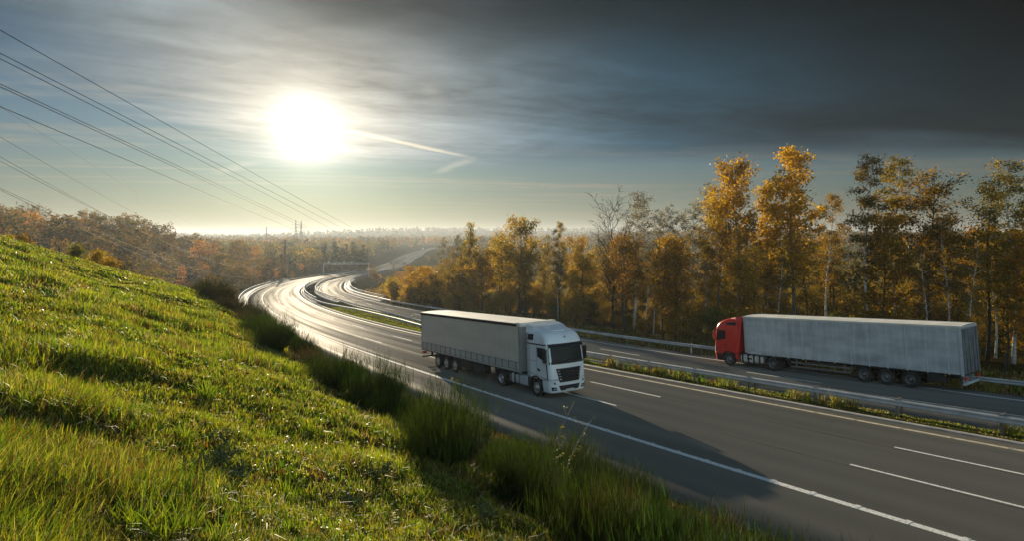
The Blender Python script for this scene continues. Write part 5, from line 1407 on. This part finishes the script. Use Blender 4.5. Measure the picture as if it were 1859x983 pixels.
        mr = MB().box(-.42, -.20, y0, y1, 1.98 if W_ else 2.0, 2.74, c=.05)
        mr.tube([(-.30, sg * 1.22, 2.68), (-.30, sg * 1.40, 2.66)], .03, 6).tube([(-.30, sg * 1.22, 2.1), (-.30, sg * 1.40, 2.1)], .025, 6)
        m_ = mr.build('mirror', blk if W_ else paint, c)
        cab.patch('side', [(-.30, 1.08), (-.255, 1.08), (-.33, 1.90), (-.375, 1.90)], .02, 'air_guide', blk, c, side=sg, n=(2, 5))
    # --- tractor chassis
    ch = MB()
    for sg in (-1, 1):
        y0, y1 = sorted((sg * .36, sg * .46)); ch.box(-6.1, -1.0, y0, y1, .62, .90)
    ch.box(-2.28, -.8, -1.0, 1.0, .75, 1.01); ch.box(-1.5, -1.34, -.9, .9, .42, .58); ch.box(-5.28, -5.06, -.95, .95, .38, .62); ch.box(-5.3, -4.2, -.5, .5, .90, 1.06)
    ch.build('chassis', M['chassis'], root)
    for sg in (-1, 1):
        wheel(root, -1.42, sg, rim)
        wheel(root, -5.15 * (1.03 if W_ else 1), sg, rim, dual=True, deep=True)
        XD = -5.15 * (1.03 if W_ else 1)
        ring = []
        for k in range(11):
            a = math.pi * (k / 10) * .95 + .08
            ring.append([(XD + rr * math.cos(a), sg * yy, .5 + rr * math.sin(a)) for rr, yy in ((.56, 1.24), (.59, 1.24), (.59, .6), (.56, .6))])
        MB().loft(ring, 0, True, True).build('mudguard', blk, root)
        # tanks
        def tank(x0, x1, nb, nm, mat=M['alu']):
            y0, y1 = sorted((sg * 1.22, sg * .62))
            t = MB().box(x0, x1, y0, y1, .42, 1.00, c=.09).build(nm, mat, root)
            for k in range(nb):
                xx = x0 + (x1 - x0) * (k + .5) / nb
                ya, yb = sorted((sg * 1.23, sg * .61))
                MB().box(xx - .022, xx + .022, ya, yb, .41, 1.01, c=.09).build('strap', blk, t)
            return t
        if W_:
            tank(-3.25, -2.32, 0, 'battery_box'); tank(-4.35, -3.45, 2, 'fuel_tank')
        else:
            t = tank(-4.35, -2.42, 4, 'fuel_tank')
            ya, yb = sorted((sg * 1.235, sg * 1.20))
            MB().box(-3.45, -3.05, ya, yb, .66, .78).build('step', blk, t)
            for xx in (-2.36, -4.42): 
                ya, yb = sorted((sg * 1.20, sg * 1.12)); MB().box(xx - .04, xx + .04, ya, yb, .64, .70).build('side_lamp', M['amber'], root)
    # --- trailer
    T0 = -2.88; TL = 13.6 * XS; T1 = T0 - TL; top = 4.0; bot = 1.16
    tarpm = M['tarp_taupe'] if W_ else M['tarp_grey']
    cargo = MB().box(T1 + .04, T0 - .04, -1.262, 1.262, bot + .02, top - .08).build('trailer', plain('trailer_frame', (.42, .43, .44), .5) if not W_ else plain('trailer_bulkhead', (.36, .34, .31), .5), root)
    # curtains: slightly billowing sheets with vertical strap seams
    for sg in (-1, 1):
        nx = 110; nz_ = 12; V = []
        zb = 1.72 if W_ else bot - .04
        zt = top - .10
        for j in range(nz_ + 1):
            for i in range(nx + 1):
                x = T0 - .22 - (TL - .42) * i / nx; z = zb + (zt - zb) * j / nz_
                f_ = math.sin(math.pi * j / nz_)
                if W_: d = .006 * math.sin(i * .9) * f_ + .012 * float(vnoise(i * .12, j * .4 + 9))
                else: d = .010 * abs(math.sin(math.pi * i / nx * 12)) * f_ + .020 * float(vnoise(i * .3, j * .9)) + (.012 * math.sin(j * 5.0) * max(0, 1 - i / 9) if i < 9 else 0)
                V.append((x, sg * (1.278 + d), z))
        mb = MB(); w = nx + 1
        fs = [(j * w + i, j * w + i + 1, (j + 1) * w + i + 1, (j + 1) * w + i) for j in range(nz_) for i in range(nx)]
        if sg > 0: fs = [f[::-1] for f in fs]
        mb.add(V, fs, smooth=True)
        cu = mb.build('curtain', tarpm, cargo)
        if not W_:
            pst = noisy('pale_strap', (.50, .52, .53), (.66, .68, .69), 3, .6)
            for k in range(1, 13):
                x = T0 - .22 - (TL - .42) * k / 12.5
                ya, yb = sorted((sg * 1.283, sg * 1.300)); MB().box(x - .03, x + .03, ya, yb, zb - .06, zt).build('strap', pst, cu)
                MB().box(x - .05, x + .05, ya, yb, zb - .16, zb - .061).build('buckle', blk, cu)
        ya, yb = sorted((sg * 1.255, sg * 1.30))
        if W_:
            bd = MB().box(T1 + .05, T0 - .2, ya, yb, bot - .02, bot + .07).box(T1 + .05, T0 - .2, ya, yb, 1.70, 1.735)
            ya2, yb2 = sorted((sg * 1.263, sg * 1.285)); bd.box(T1 + .05, T0 - .2, ya2, yb2, bot + .12, 1.64)
            bd.build('side_board', noisy('side_board_metal', (.42, .39, .34), (.54, .50, .44), 1.5, .55), cargo)
            for k in range(18):
                x = T1 + .35 + (TL - .9) * k / 17; MB().box(x - .022, x + .022, ya, yb, bot + .071, 1.699).build('stanchion', blk, cargo)
            ya, yb = sorted((sg * 1.25, sg * 1.335))
            MB().box(T1 + .05, T0 - .30, ya, yb, top - .20, top - .05, c=.03).build('curtain_rail', blk, cargo)
            ya, yb = sorted((sg * 1.262, sg * 1.30)); MB().box(T0 - .2, T0 + .0, ya, yb, bot - .1, top - .12).build('corner_post', noisy('corner_post_metal', (.25, .24, .23), (.33, .32, .30), 2, .5), cargo)
        else:
            MB().box(T1 + .05, T0 - .05, ya, yb, top - .13, top - .01).build('roof_rail', M['roof_tarp'], cargo)
            MB().box(T1 - .0, T1 + .16, ya, yb, bot - .12, top - .14).build('corner_post', noisy('rear_post_metal', (.45, .47, .50), (.55, .57, .60), 2, .45), cargo)
    # roof: shallow ridge with slack between the hoops
    nx = 40; ny = 8; V = []
    for i in range(nx + 1):
        for j in range(ny + 1):
            x = T0 - TL * i / nx; y = -1.27 + 2.54 * j / ny
            V.append((x, y, top - .03 + .05 * (1 - (y / 1.27) ** 2) + .012 * math.cos(i * 1.9) * (1 - (y / 1.27) ** 2)))
    mb = MB(); w = ny + 1
    mb.add(V, [(i * w + j, (i + 1) * w + j, (i + 1) * w + j + 1, i * w + j + 1)[::-1] for i in range(nx) for j in range(ny)], smooth=True)
    mb.box(T1, T0, -1.268, 1.268, top - .085, top - .035)
    mb.build('roof', M['roof_tarp'], cargo)
    MB().box(T0 - .45, T0 + .03, -1.31, 1.31, top - .22, top + .02, c=.02).build('roof_cap', M['roof_tarp'], cargo) if W_ else None
    # rear doors
    rr = MB()
    for sg in (-1, 1):
        ya, yb = sorted((sg * .015, sg * 1.2)); rr.box(T1 - .03, T1 + .03, ya, yb, bot, top - .2)
    rd = rr.build('rear_door', noisy('door_grey', (.10, .11, .12), (.16, .17, .18), 1.5, .6), cargo)
    lk = MB()
    for y in (-.85, -.35, .35, .85): lk.tube([(T1 - .06, y, bot - .05), (T1 - .06, y, top - .25)], .02, 6)
    lk.build('locking_bar', M['post'], rd)
    # frame, axles, boxes, rear bumper
    fr = MB()
    for sg in (-1, 1):
        ya, yb = sorted((sg * .42, sg * .56)); fr.box(T1 + .3, T0 - 1.0, ya, yb, .85, bot + .02)
    fr.box(T1 + .02, T0 - .02, -1.25, 1.25, bot - .10, bot + .015)
    ax = [T1 + a * XS for a in (2.75, 4.06, 5.37)]
    for a in ax: fr.box(a - .08, a + .08, -1.0, 1.0, .42, .58)
    for sg in (-1, 1):
        ya, yb = sorted((sg * 1.0, sg * .85)); fr.box(T0 - 3.55, T0 - 3.40, ya, yb, .45, bot)
    fr.build('trailer_chassis', M['chassis'], root)
    for a in ax:
        for sg in (-1, 1):
            wheel(root, a, sg, rim if W_ else M['rim_grey'], deep=not W_, w=.38)
    for sg in (-1, 1):
        ya, yb = sorted((sg * 1.22, sg * .75))
        if W_:
            for x0, x1 in ((ax[2] + 2.45, ax[2] + .85), (ax[2] + 4.3, ax[2] + 2.65)):
                b_ = MB().box(x1, x0, ya, yb, .48, 1.04, c=.03).build('pallet_box', M['chassis'], root)
                q = MB(); 
                for z in (.66, .85): 
                    a1, a2 = sorted((sg * 1.222, sg * 1.232)); q.box(x1 + .08, x0 - .08, a1, a2, z - .01, z + .01)
                q.build('rib', M['darkmetal'], b_)
        else:
            gr = MB()
            a1, a2 = sorted((sg * 1.24, sg * 1.20))
            for z in (.52, .80): gr.box(ax[2] + .75, ax[2] + 5.0, a1, a2, z - .05, z + .05)
            for x in (ax[2] + 1.2, ax[2] + 4.6): gr.box(x - .04, x + .04, *sorted((sg * 1.2, sg * 1.12)), .45, 1.08)
            gr.build('side_guard', noisy('side_guard_metal', (.14, .15, .15), (.22, .22, .22), 2, .5, metal=.4), root)
            MB().box(ax[0] - 1.9, ax[0] - .9, ya, yb, .5, 1.0, c=.05).build('pallet_box', M['chassis'], root)
            for x in (T1 + 1.0, T1 + 7.6, T1 + 9.6): MB().box(x - .04, x + .04, *sorted((sg * 1.23, sg * 1.2)), .98, 1.03).build('side_lamp', M['amber'], root)
        for a in ax:
            ring = []
            for k in range(9):
                t = math.pi * (k / 8) * .8 + .3
                ring.append([(a + r_ * math.cos(t), sg * yy, .5 + r_ * math.sin(t)) for r_, yy in ((.555, 1.235), (.58, 1.235), (.58, .83), (.555, .83))])
            MB().loft(ring, 0, True, True).build('mudguard', blk, root)
    rb = MB().box(T1 + .02, T1 + .14, -1.22, 1.22, .48, .62, c=.02).box(T1 + .1, T1 + .35, -.5, -.42, .5, .95).box(T1 + .1, T1 + .35, .42, .5, .5, .95)
    rbo = rb.build('rear_bumper', M['steel'] if not W_ else M['chassis'], root)
    for sg in (-1, 1):
        MB().box(T1 - .02, T1 + .06, *sorted((sg * 1.2, sg * .82)), .78, .94, c=.015).build('tail_light', M['redlamp'], root)
    return root

def put_lorry(root, s_front, o, direction, turn=0.0):
    """front bumper at station s_front, offset o; direction +1 drives towards larger s"""
    a = Vector(road(s_front, o)); b = Vector(road(s_front - direction * 13.0, o + .0))
    fw = Matrix.Rotation(turn, 3, 'Z') @ (a - b).normalized(); up = Vector((0, 0, 1)); left = up.cross(fw).normalized(); up2 = fw.cross(left)
    m = Matrix((fw, left, up2)).transposed().to_4x4(); m.translation = a + Vector((0, 0, .012))
    root.matrix_world = m
wt = lorry('white', 'articulated_lorry', 'white-cabbed articulated lorry with a taupe curtain-sided trailer driving uphill towards the camera')
put_lorry(wt, -2.4, 4.55, -1)
rt = lorry('red', 'articulated_lorry', 'red-cabbed articulated lorry with a long grey trailer passing the autumn wood')
put_lorry(rt, 4.3, 25.75, 1, R(3))
# ------------------------------------------------------------------ overhead lines and pylons
M['wire'] = noisy('power_wire', (.015, .015, .015), (.03, .03, .03), 2, .7, spec=.1); M['wire_bright'] = noisy('bright_power_wire', (.12, .12, .12), (.2, .2, .2), 2, .5, metal=.3, spec=.3)
M['lattice'] = noisy('pylon_steel', (.10, .10, .10), (.18, .18, .18), 2, .6, metal=.4)
def wire(p0, p1, p2, Y0, Y2, label, group, s0=-.25, r=.024, mat='wire'):
    a0, a1, a2 = [(u - 929.5) / F_PX for u, v in (p0, p1, p2)]
    z0 = (430 - p0[1]) / F_PX * Y0; z2 = (430 - p2[1]) / F_PX * Y2
    m = (a2 * Y2 - a0 * Y0) / (Y2 - Y0); Y1 = (a0 * Y0 - m * Y0) / (a1 - m); z1 = (430 - p1[1]) / F_PX * Y1
    pts = []
    for k in range(61):
        t = s0 + (1 - s0) * k / 60; Y = Y0 + (Y2 - Y0) * (t if t < 0 else t ** 1.6)
        l0 = (Y - Y1) * (Y - Y2) / ((Y0 - Y1) * (Y0 - Y2)); l1 = (Y - Y0) * (Y - Y2) / ((Y1 - Y0) * (Y1 - Y2)); l2 = (Y - Y0) * (Y - Y1) / ((Y2 - Y0) * (Y2 - Y1))
        if Y < 6: continue
        pts.append((a0 * Y0 + m * (Y - Y0), Y, l0 * z0 + l1 * z1 + l2 * z2))
    o = MB().tube(pts, r, 5).build('power_line', M[mat]); tag(o, label, 'wire', group)
UP = [((0, 54), (579, 380), (733, 457), 'highest overhead wire, running from the top left down across the road'), ((0, 96), (556, 380), (709, 461), 'overhead wire second from the top at the left edge'),
      ((0, 106), (536, 380), (669, 461), 'overhead wire third from the top, close under the second'), ((0, 152), (493, 380), (640, 455), 'upper wire of the close pair in the middle of the left edge'),
      ((0, 157), (483, 380), (615, 447), 'lower wire of the close pair in the middle of the left edge'), ((0, 193), (446, 380), (600, 440), 'overhead wire just below the close pair, bowing more than the rest')]
for a, b, c, lab in UP: wire(a, b, c, 36, 500, lab, 'upper power lines')
LOW = [((0, 193), (250, 350), (370, 415), 'faint thin wire crossing the lower ones steeply'), ((0, 248), (310, 420), (500, 452), 'lower overhead wire dropping behind the left wood'), ((0, 284), (250, 418), (517, 441), 'upper wire of the lowest pair at the left edge'),
       ((0, 292), (245, 415), (517, 447), 'lower wire of the lowest pair at the left edge'), ((0, 341), (245, 448), (517, 470), 'lowest wire at the left edge, sagging into the valley'), ((0, 344), (230, 452), (517, 482), 'wire just beneath the lowest one, sagging into the valley')]
for a, b, c, lab in LOW: wire(a, b, c, 40, 330, lab, 'lower power lines', r=.013)
def pylon(u, v0, Y, arms, label, wdt=None, name='pylon'):
    """lattice tower: four tapering legs with cross bracing and cross-arms; arms = (pixel row, half width in m)"""
    x = (u - 929.5) / F_PX * Y; top = (430 - v0) / F_PX * Y; g = gz(x, Y) - .5; H = top - g
    root = empty(name, (x, Y, g)); tag(root, label, 'pylon', None)
    w0 = wdt or H * .07; body = MB()
    def hw(z): return max(w0 * (1 - z / H) ** 1.1, .25)
    n = 9
    for sx in (-1, 1):
        for sy in (-1, 1):
            body.tube([(sx * hw(H * i / n), sy * hw(H * i / n), H * i / n) for i in range(n + 1)], .16 if H > 25 else .10, 4)
    for i in range(n):
        za, zb = H * i / n, H * (i + 1) / n
        for (sx, sy, tx, ty) in ((-1, -1, 1, -1), (1, -1, 1, 1), (1, 1, -1, 1), (-1, 1, -1, -1)):
            body.tube([(sx * hw(za), sy * hw(za), za), (tx * hw(zb), ty * hw(zb), zb)], .08, 3); body.tube([(tx * hw(za), ty * hw(za), za), (sx * hw(zb), sy * hw(zb), zb)], .08, 3)
    body.build('mast', M['lattice'], root)
    for vr_, hwd in arms:
        z = (430 - vr_) / F_PX * Y - g; am = MB()
        for sg in (-1, 1):
            am.tube([(0, -.3, z), (sg * hwd, 0, z + .1)], .14, 4); am.tube([(0, .3, z), (sg * hwd, 0, z + .1)], .14, 4); am.tube([(0, 0, z + 1.6), (sg * hwd, 0, z + .1)], .11, 4)
            for q in (.55, 1.0): am.tube([(sg * hwd * q, 0, z), (sg * hwd * q, 0, z - 1.6)], .10, 4)
        am.build('cross_arm', M['lattice'], root)
    return root
pylon(537, 399, 900, ((408, 7), (414, 9), (419.5, 8)), 'left of the two big lattice pylons side by side on the skyline')
pylon(546.8, 400, 910, ((412, 8), (419.5, 10)), 'right of the two big lattice pylons side by side on the skyline')
pylon(483.5, 411, 980, ((416.5, 5),), 'small lone lattice pylon on the skyline left of the big pair')
pylon(517.5, 434, 330, ((441, 3.0), (452, 3.6), (464, 3.0)), 'slim dark pylon in the valley wood carrying the sagging wires', wdt=.7)
pylon(720.5, 416, 1150, ((420, 4),), 'thin mast on the far ridge left of the distant road', wdt=1.2)

# ------------------------------------------------------------------ sign gantry over the far road
sg_s = 364.0
gr = empty('sign_gantry', tuple(road(sg_s, -2.9))); tag(gr, 'thin steel gantry spanning both carriageways beyond the bridge', 'gantry')
g0 = Vector(gr.location); A_ = Vector(road(sg_s, -2.9)) - g0; B_ = Vector(road(sg_s, 24.6)) - g0
for q in (A_, B_):
    MB().tube([(q.x, q.y, q.z - 2.5), (q.x, q.y, q.z + 7.9)], .24, 8).build('leg', M['steel'], gr)
bm = MB()
for dz_ in (7.2, 7.9): bm.tube([(A_.x, A_.y, A_.z + dz_), (B_.x + .8, B_.y, A_.z + dz_)], .16, 6)
for k in range(14):
    t0, t1 = k / 14, (k + 1) / 14; p = A_.lerp(B_, t0); q = A_.lerp(B_, t1)
    bm.tube([(p.x, p.y, A_.z + (7.2 if k % 2 else 7.9)), (q.x, q.y, A_.z + (7.9 if k % 2 else 7.2))], .06, 4)
bm.build('beam', M['steel'], gr)
for t in (.12, .45, .62): 
    p = A_.lerp(B_, t); MB().box(p.x - .3, p.x + .3, p.y - .3, p.y + .3, A_.z + 8.1, A_.z + 8.7, c=.05).build('camera_box', M['steel'], gr)

# ------------------------------------------------------------------ distant traffic
def hit_road(u, v, y0=100, y1=900):
    d = ray(u, v); ys = np.linspace(y0, y1, 8000); x = d.x * ys; s, o = frame(x, ys); z = np.interp(s, SS, _z) + zoff(s, o)
    m_ = z >= d.z * ys
    if not m_.any(): k = int(np.argmin(np.abs(d.z * ys - z) / ys)); return float(s[k]), float(o[k])
    k = int(np.argmax(m_)); return float(s[k]), float(o[k])
def small_car(name, label, paint, van=False):
    root = empty(name); tag(root, label, 'van' if van else 'car')
    if van: prof = [(0, .35), (.02, .8), (-.5, 1.05), (-.95, 1.15), (-1.5, 1.95), (-4.9, 1.98), (-5.0, 1.6), (-5.0, .35)]
    else: prof = [(0, .32), (.02, .6), (-.25, .78), (-1.15, .92), (-1.95, 1.40), (-3.2, 1.42), (-4.0, 1.0), (-4.3, .92), (-4.35, .35)]
    rings = []
    for y, k in ((-.86, .93), (-.80, 1.0), (.80, 1.0), (.86, .93)): rings.append([(x * (1 if k == 1 else .985) - .03 * (k != 1), y, .32 + (z - .32) * (1 if k == 1 else .94)) for x, z in prof])
    b = MB().loft(rings, 0, True, True).build('body', paint, root)
    gl = MB()
    a, c = (prof[3], prof[4]); gl.add([(a[0] + .03, -.70, a[1] + .03), (a[0] + .03, .70, a[1] + .03), (c[0] + .06, .64, c[1] - .03), (c[0] + .06, -.64, c[1] - .03)], [(0, 1, 2, 3)])
    gl.build('windscreen', M['glass'], b)
    for sgn in (-1, 1):
        q = MB(); zt = c[1] - .1; zb = a[1] + .05; x1 = (-3.0 if van else -3.3)
        q.add([(a[0] - .35, sgn * .872, zb), (x1, sgn * .872, zb), (x1 + .2, sgn * .84, zt), (c[0] + .02, sgn * .84, zt)], [(0, 1, 2, 3)]); q.build('side_window', M['glass'], b)
        MB().box(-.06, .03, *sorted((sgn * .78, sgn * .5)), .56, .70).build('headlight', M['lamp'], b)
        MB().box(prof[-1][0] - .03, prof[-1][0] + .05, *sorted((sgn * .80, sgn * .55)), .62, .78).build('tail_light', M['redlamp'], b)
        for xw in (-.85, prof[-1][0] + .85):
            w = MB().lathe_y([(.0, sgn * .80), (.2, sgn * .87), (.31, sgn * .875), (.33, sgn * .84), (.33, sgn * .66), (.0, sgn * .66)], xw, .33, 16).build('wheel', M['rubber'], root)
            MB().lathe_y([(.0, sgn * .885), (.17, sgn * .885), (.19, sgn * .878)], xw, .33, 12).build('rim', M['alloy'], w)
    return root
PW = plain('white_car_paint', (.75, .75, .75), .25, coat=.5); PB = plain('dark_blue_car_paint', (.03, .05, .08), .25, coat=.5); PK = plain('black_car_paint', (.02, .02, .02), .25, coat=.5); PS = plain('silver_car_paint', (.45, .46, .48), .3, .3, coat=.5)
for u, v, paint, dirn, lab, van in ((739.5, 466, PW, -1, 'white car coming down the far straight of the near carriageway', False), (709, 478.5, PK, -1, 'black car nearest the bridge on the far straight', False), (762.5, 453.5, PS, -1, 'silver car beside the distant lorry', False), (767.5, 453.5, PB, -1, 'dark car following just behind the distant lorry', False),
                             (755.5, 469, PS, 1, 'silver car driving away on the far right carriageway', False), (735.5, 478.5, PB, 1, 'dark blue car driving away on the far right carriageway, nearest the gantry', False), (769, 464.5, PB, 1, 'dark blue van driving away on the far right carriageway', True)):
    s, o = hit_road(u, v); r = small_car('parked_car' if 0 else ('van' if van else 'car'), lab, paint, van); o = min(max(o, 3.4), 10) if dirn < 0 else o
    put_lorry(r, s, o, dirn)
s, o = hit_road(765, 453)
far_l = empty('distant_lorry'); tag(far_l, 'small distant lorry coming towards the camera near the crest of the road', 'lorry')
cb = MB().loft([[(-.2, -1.2, .5), (-.2, 1.2, .5), (-.1, 1.2, 1.6), (-.1, -1.2, 1.6)], [(0, -1.2, .5), (0, 1.2, .5), (.05, 1.2, 1.6), (.05, -1.2, 1.6)]], 0, True, True).box(-2.1, -.05, -1.22, 1.22, .6, 3.2, c=.15).build('cab', PS, far_l)
MB().box(-.05, .03, -1.05, 1.05, 1.75, 2.7).build('windscreen', M['glass'], cb)
MB().box(-9.5, -2.4, -1.27, 1.27, 1.05, 3.9, c=.03).build('cargo_box', M['tarp_grey'], far_l)
for xw in (-1.2, -6.6, -7.9):
    for sgn in (-1, 1): MB().lathe_y([(.0, sgn * 1.15), (.3, sgn * 1.2), (.47, sgn * 1.22), (.5, sgn * 1.18), (.5, sgn * .9), (0, sgn * .9)], xw, .5, 16).build('wheel', M['rubber'], far_l)
put_lorry(far_l, s, min(max(o, 4), 8), -1)

# ------------------------------------------------------------------ delineator posts, wire fence, sapling
def delineator(x, y, z, label, group=None):
    root = empty('delineator_post', (x, y, z)); tag(root, label, 'marker post', group)
    MB().loft([[(-.06, -.035, -.2), (.06, -.035, -.2), (.06, .035, -.2), (-.06, .035, -.2)], [(-.055, -.03, .98), (.055, -.03, .98), (.055, .03, .98), (-.055, .03, .98)], [(-.05, -.02, 1.03), (.05, -.02, 1.08), (.05, .02, 1.08), (-.05, .02, 1.03)]], 0, True, True).build('post', M['plate'], root)
    MB().box(-.062, .062, -.037, .037, .68, .90).build('band', M['black_plastic'], root)
    MB().box(-.03, .03, -.045, .045, .72, .86).build('reflector', M['lamp'], root)
for s, o, lab in ((68, -2.4, 'white marker post on the verge left of the bend'), (56, rail_Bc(56) + .35, 'marker post behind the central barrier before the bridge'), (96, rail_Bc(96) + .35, 'marker post behind the central barrier nearest the bridge'), (11, rail_C(11) + .6, 'white marker post behind the roadside barrier above the white cab')):
    p = road(s, float(o)); delineator(p[0], p[1], gz(p[0], p[1]), lab)
for i, s in enumerate(np.arange(-40, 62, 4.6)):
    o = 30.2 + float(G(s)); p = road(s, o); g = gz(p[0], p[1])
    po = MB().tube([(0, 0, -.4), (rng.uniform(-.06, .06), rng.uniform(-.06, .06), 2.0)], .055, 6).build('fence_post', M['bark_dark'], loc=(p[0], p[1], g)); tag(po, 'dark wildlife-fence post in the bleached grass before the wood', 'fence post', 'fence posts before the wood')
mesh_w = MB()
for z in np.arange(.15, 1.9, .22):
    pts = []
    for s in np.arange(-40, 62, 2.3):
        o = 30.2 + float(G(s)); p = road(s, o); pts.append((p[0], p[1], gz(p[0], p[1]) + z))
    mesh_w.tube(pts, .006, 3)
tag(mesh_w.build('wire_fence', M['darkmetal']), 'thin fence wires strung between the dark posts before the wood', 'fence')
for u, v, h, Y, lab in ((107, 478, 1.3, 44, 'dark fence post on the hill crest between the reddish and yellowish bushes'), (154, 492, 1.0, 45, 'second dark fence post on the hill crest, beside the orange-green bush'), (54, 456, 1.3, 43, 'fence post in front of the reddish bush on the hill crest'), (447, 567, 1.5, 118, 'thin post on the grassy slope left of the bridge end'), (426, 560, 1.3, 120, 'shorter post at the far left of the slope by the bridge end')):
    x = (u - 929.5) / F_PX * Y; g = gz(x, Y)
    h_ = max(h, (430 - (v - 20)) / F_PX * Y - g) if Y < 60 else h
    po = MB().tube([(0, 0, -.3), (.02, 0, min(h_, 2.2))], .05, 6).build('fence_post', M['bark_dark'], loc=(x, Y, g)); tag(po, lab, 'fence post')
# tall yellow-leaved sapling rising out of the scrub in front of the white lorry
def sapling(u, v_base, v_top, lean, label, Y):
    x = (u - 929.5) / F_PX * Y; g = gz(x, Y); H = (430 - v_top) / F_PX * Y - g
    root = empty('sapling', (x, Y, g - .05)); tag(root, label, 'sapling')
    r = random.Random(int(u)); st = MB(); lf = MB()
    main = [(lean * H * t * t, .02 * math.sin(5 * t), H * t) for t in np.linspace(0, 1, 9)]
    st.tube(main, [.012 * (1 - .7 * i / 8) + .003 for i in range(9)], 5)
    tips = main[3:]
    for k in range(6):
        b = Vector(main[3 + k % 5]); e = b + Vector((r.uniform(-.35, .35), r.uniform(-.3, .3), r.uniform(.1, .35))); st.tube([b, b.lerp(e, .5), e], .004, 4); tips += [tuple(b.lerp(e, t)) for t in (.4, .6, .8, 1)]
    for p in tips:
        for j in range(3):
            a = r.uniform(0, 6.28); L_ = r.uniform(.035, .075); q = Vector(p) + Vector((r.uniform(-.05, .05), r.uniform(-.05, .05), r.uniform(-.05, .05)))
            d = Vector((math.cos(a), math.sin(a), r.uniform(-.4, .4))).normalized(); w = d.cross(Vector((r.uniform(-1, 1), r.uniform(-1, 1), 1))).normalized() * L_ * .4
            lf.add([q, q + d * L_ * .5 + w, q + d * L_, q + d * L_ * .5 - w], [(0, 1, 2, 3)])
    st.build('stem', M['bark_grey'], root)
    lf.build('leaf_cluster', leafy('sapling_leaf', (.30, .28, .03), .5, .5, .3, tint=False, var=.05), root)
sapling(992, 800, 728, .28, 'tall thin sapling with yellow leaves standing out against the lorry shadow', 17.5)
sapling(1018, 800, 757, .35, 'shorter yellow-leaved sapling just right of the tall thin one', 17.0)
sapling(800, 720, 672, .25, 'sprig of yellow leaves against the road below the trailer wheels', 22.0)
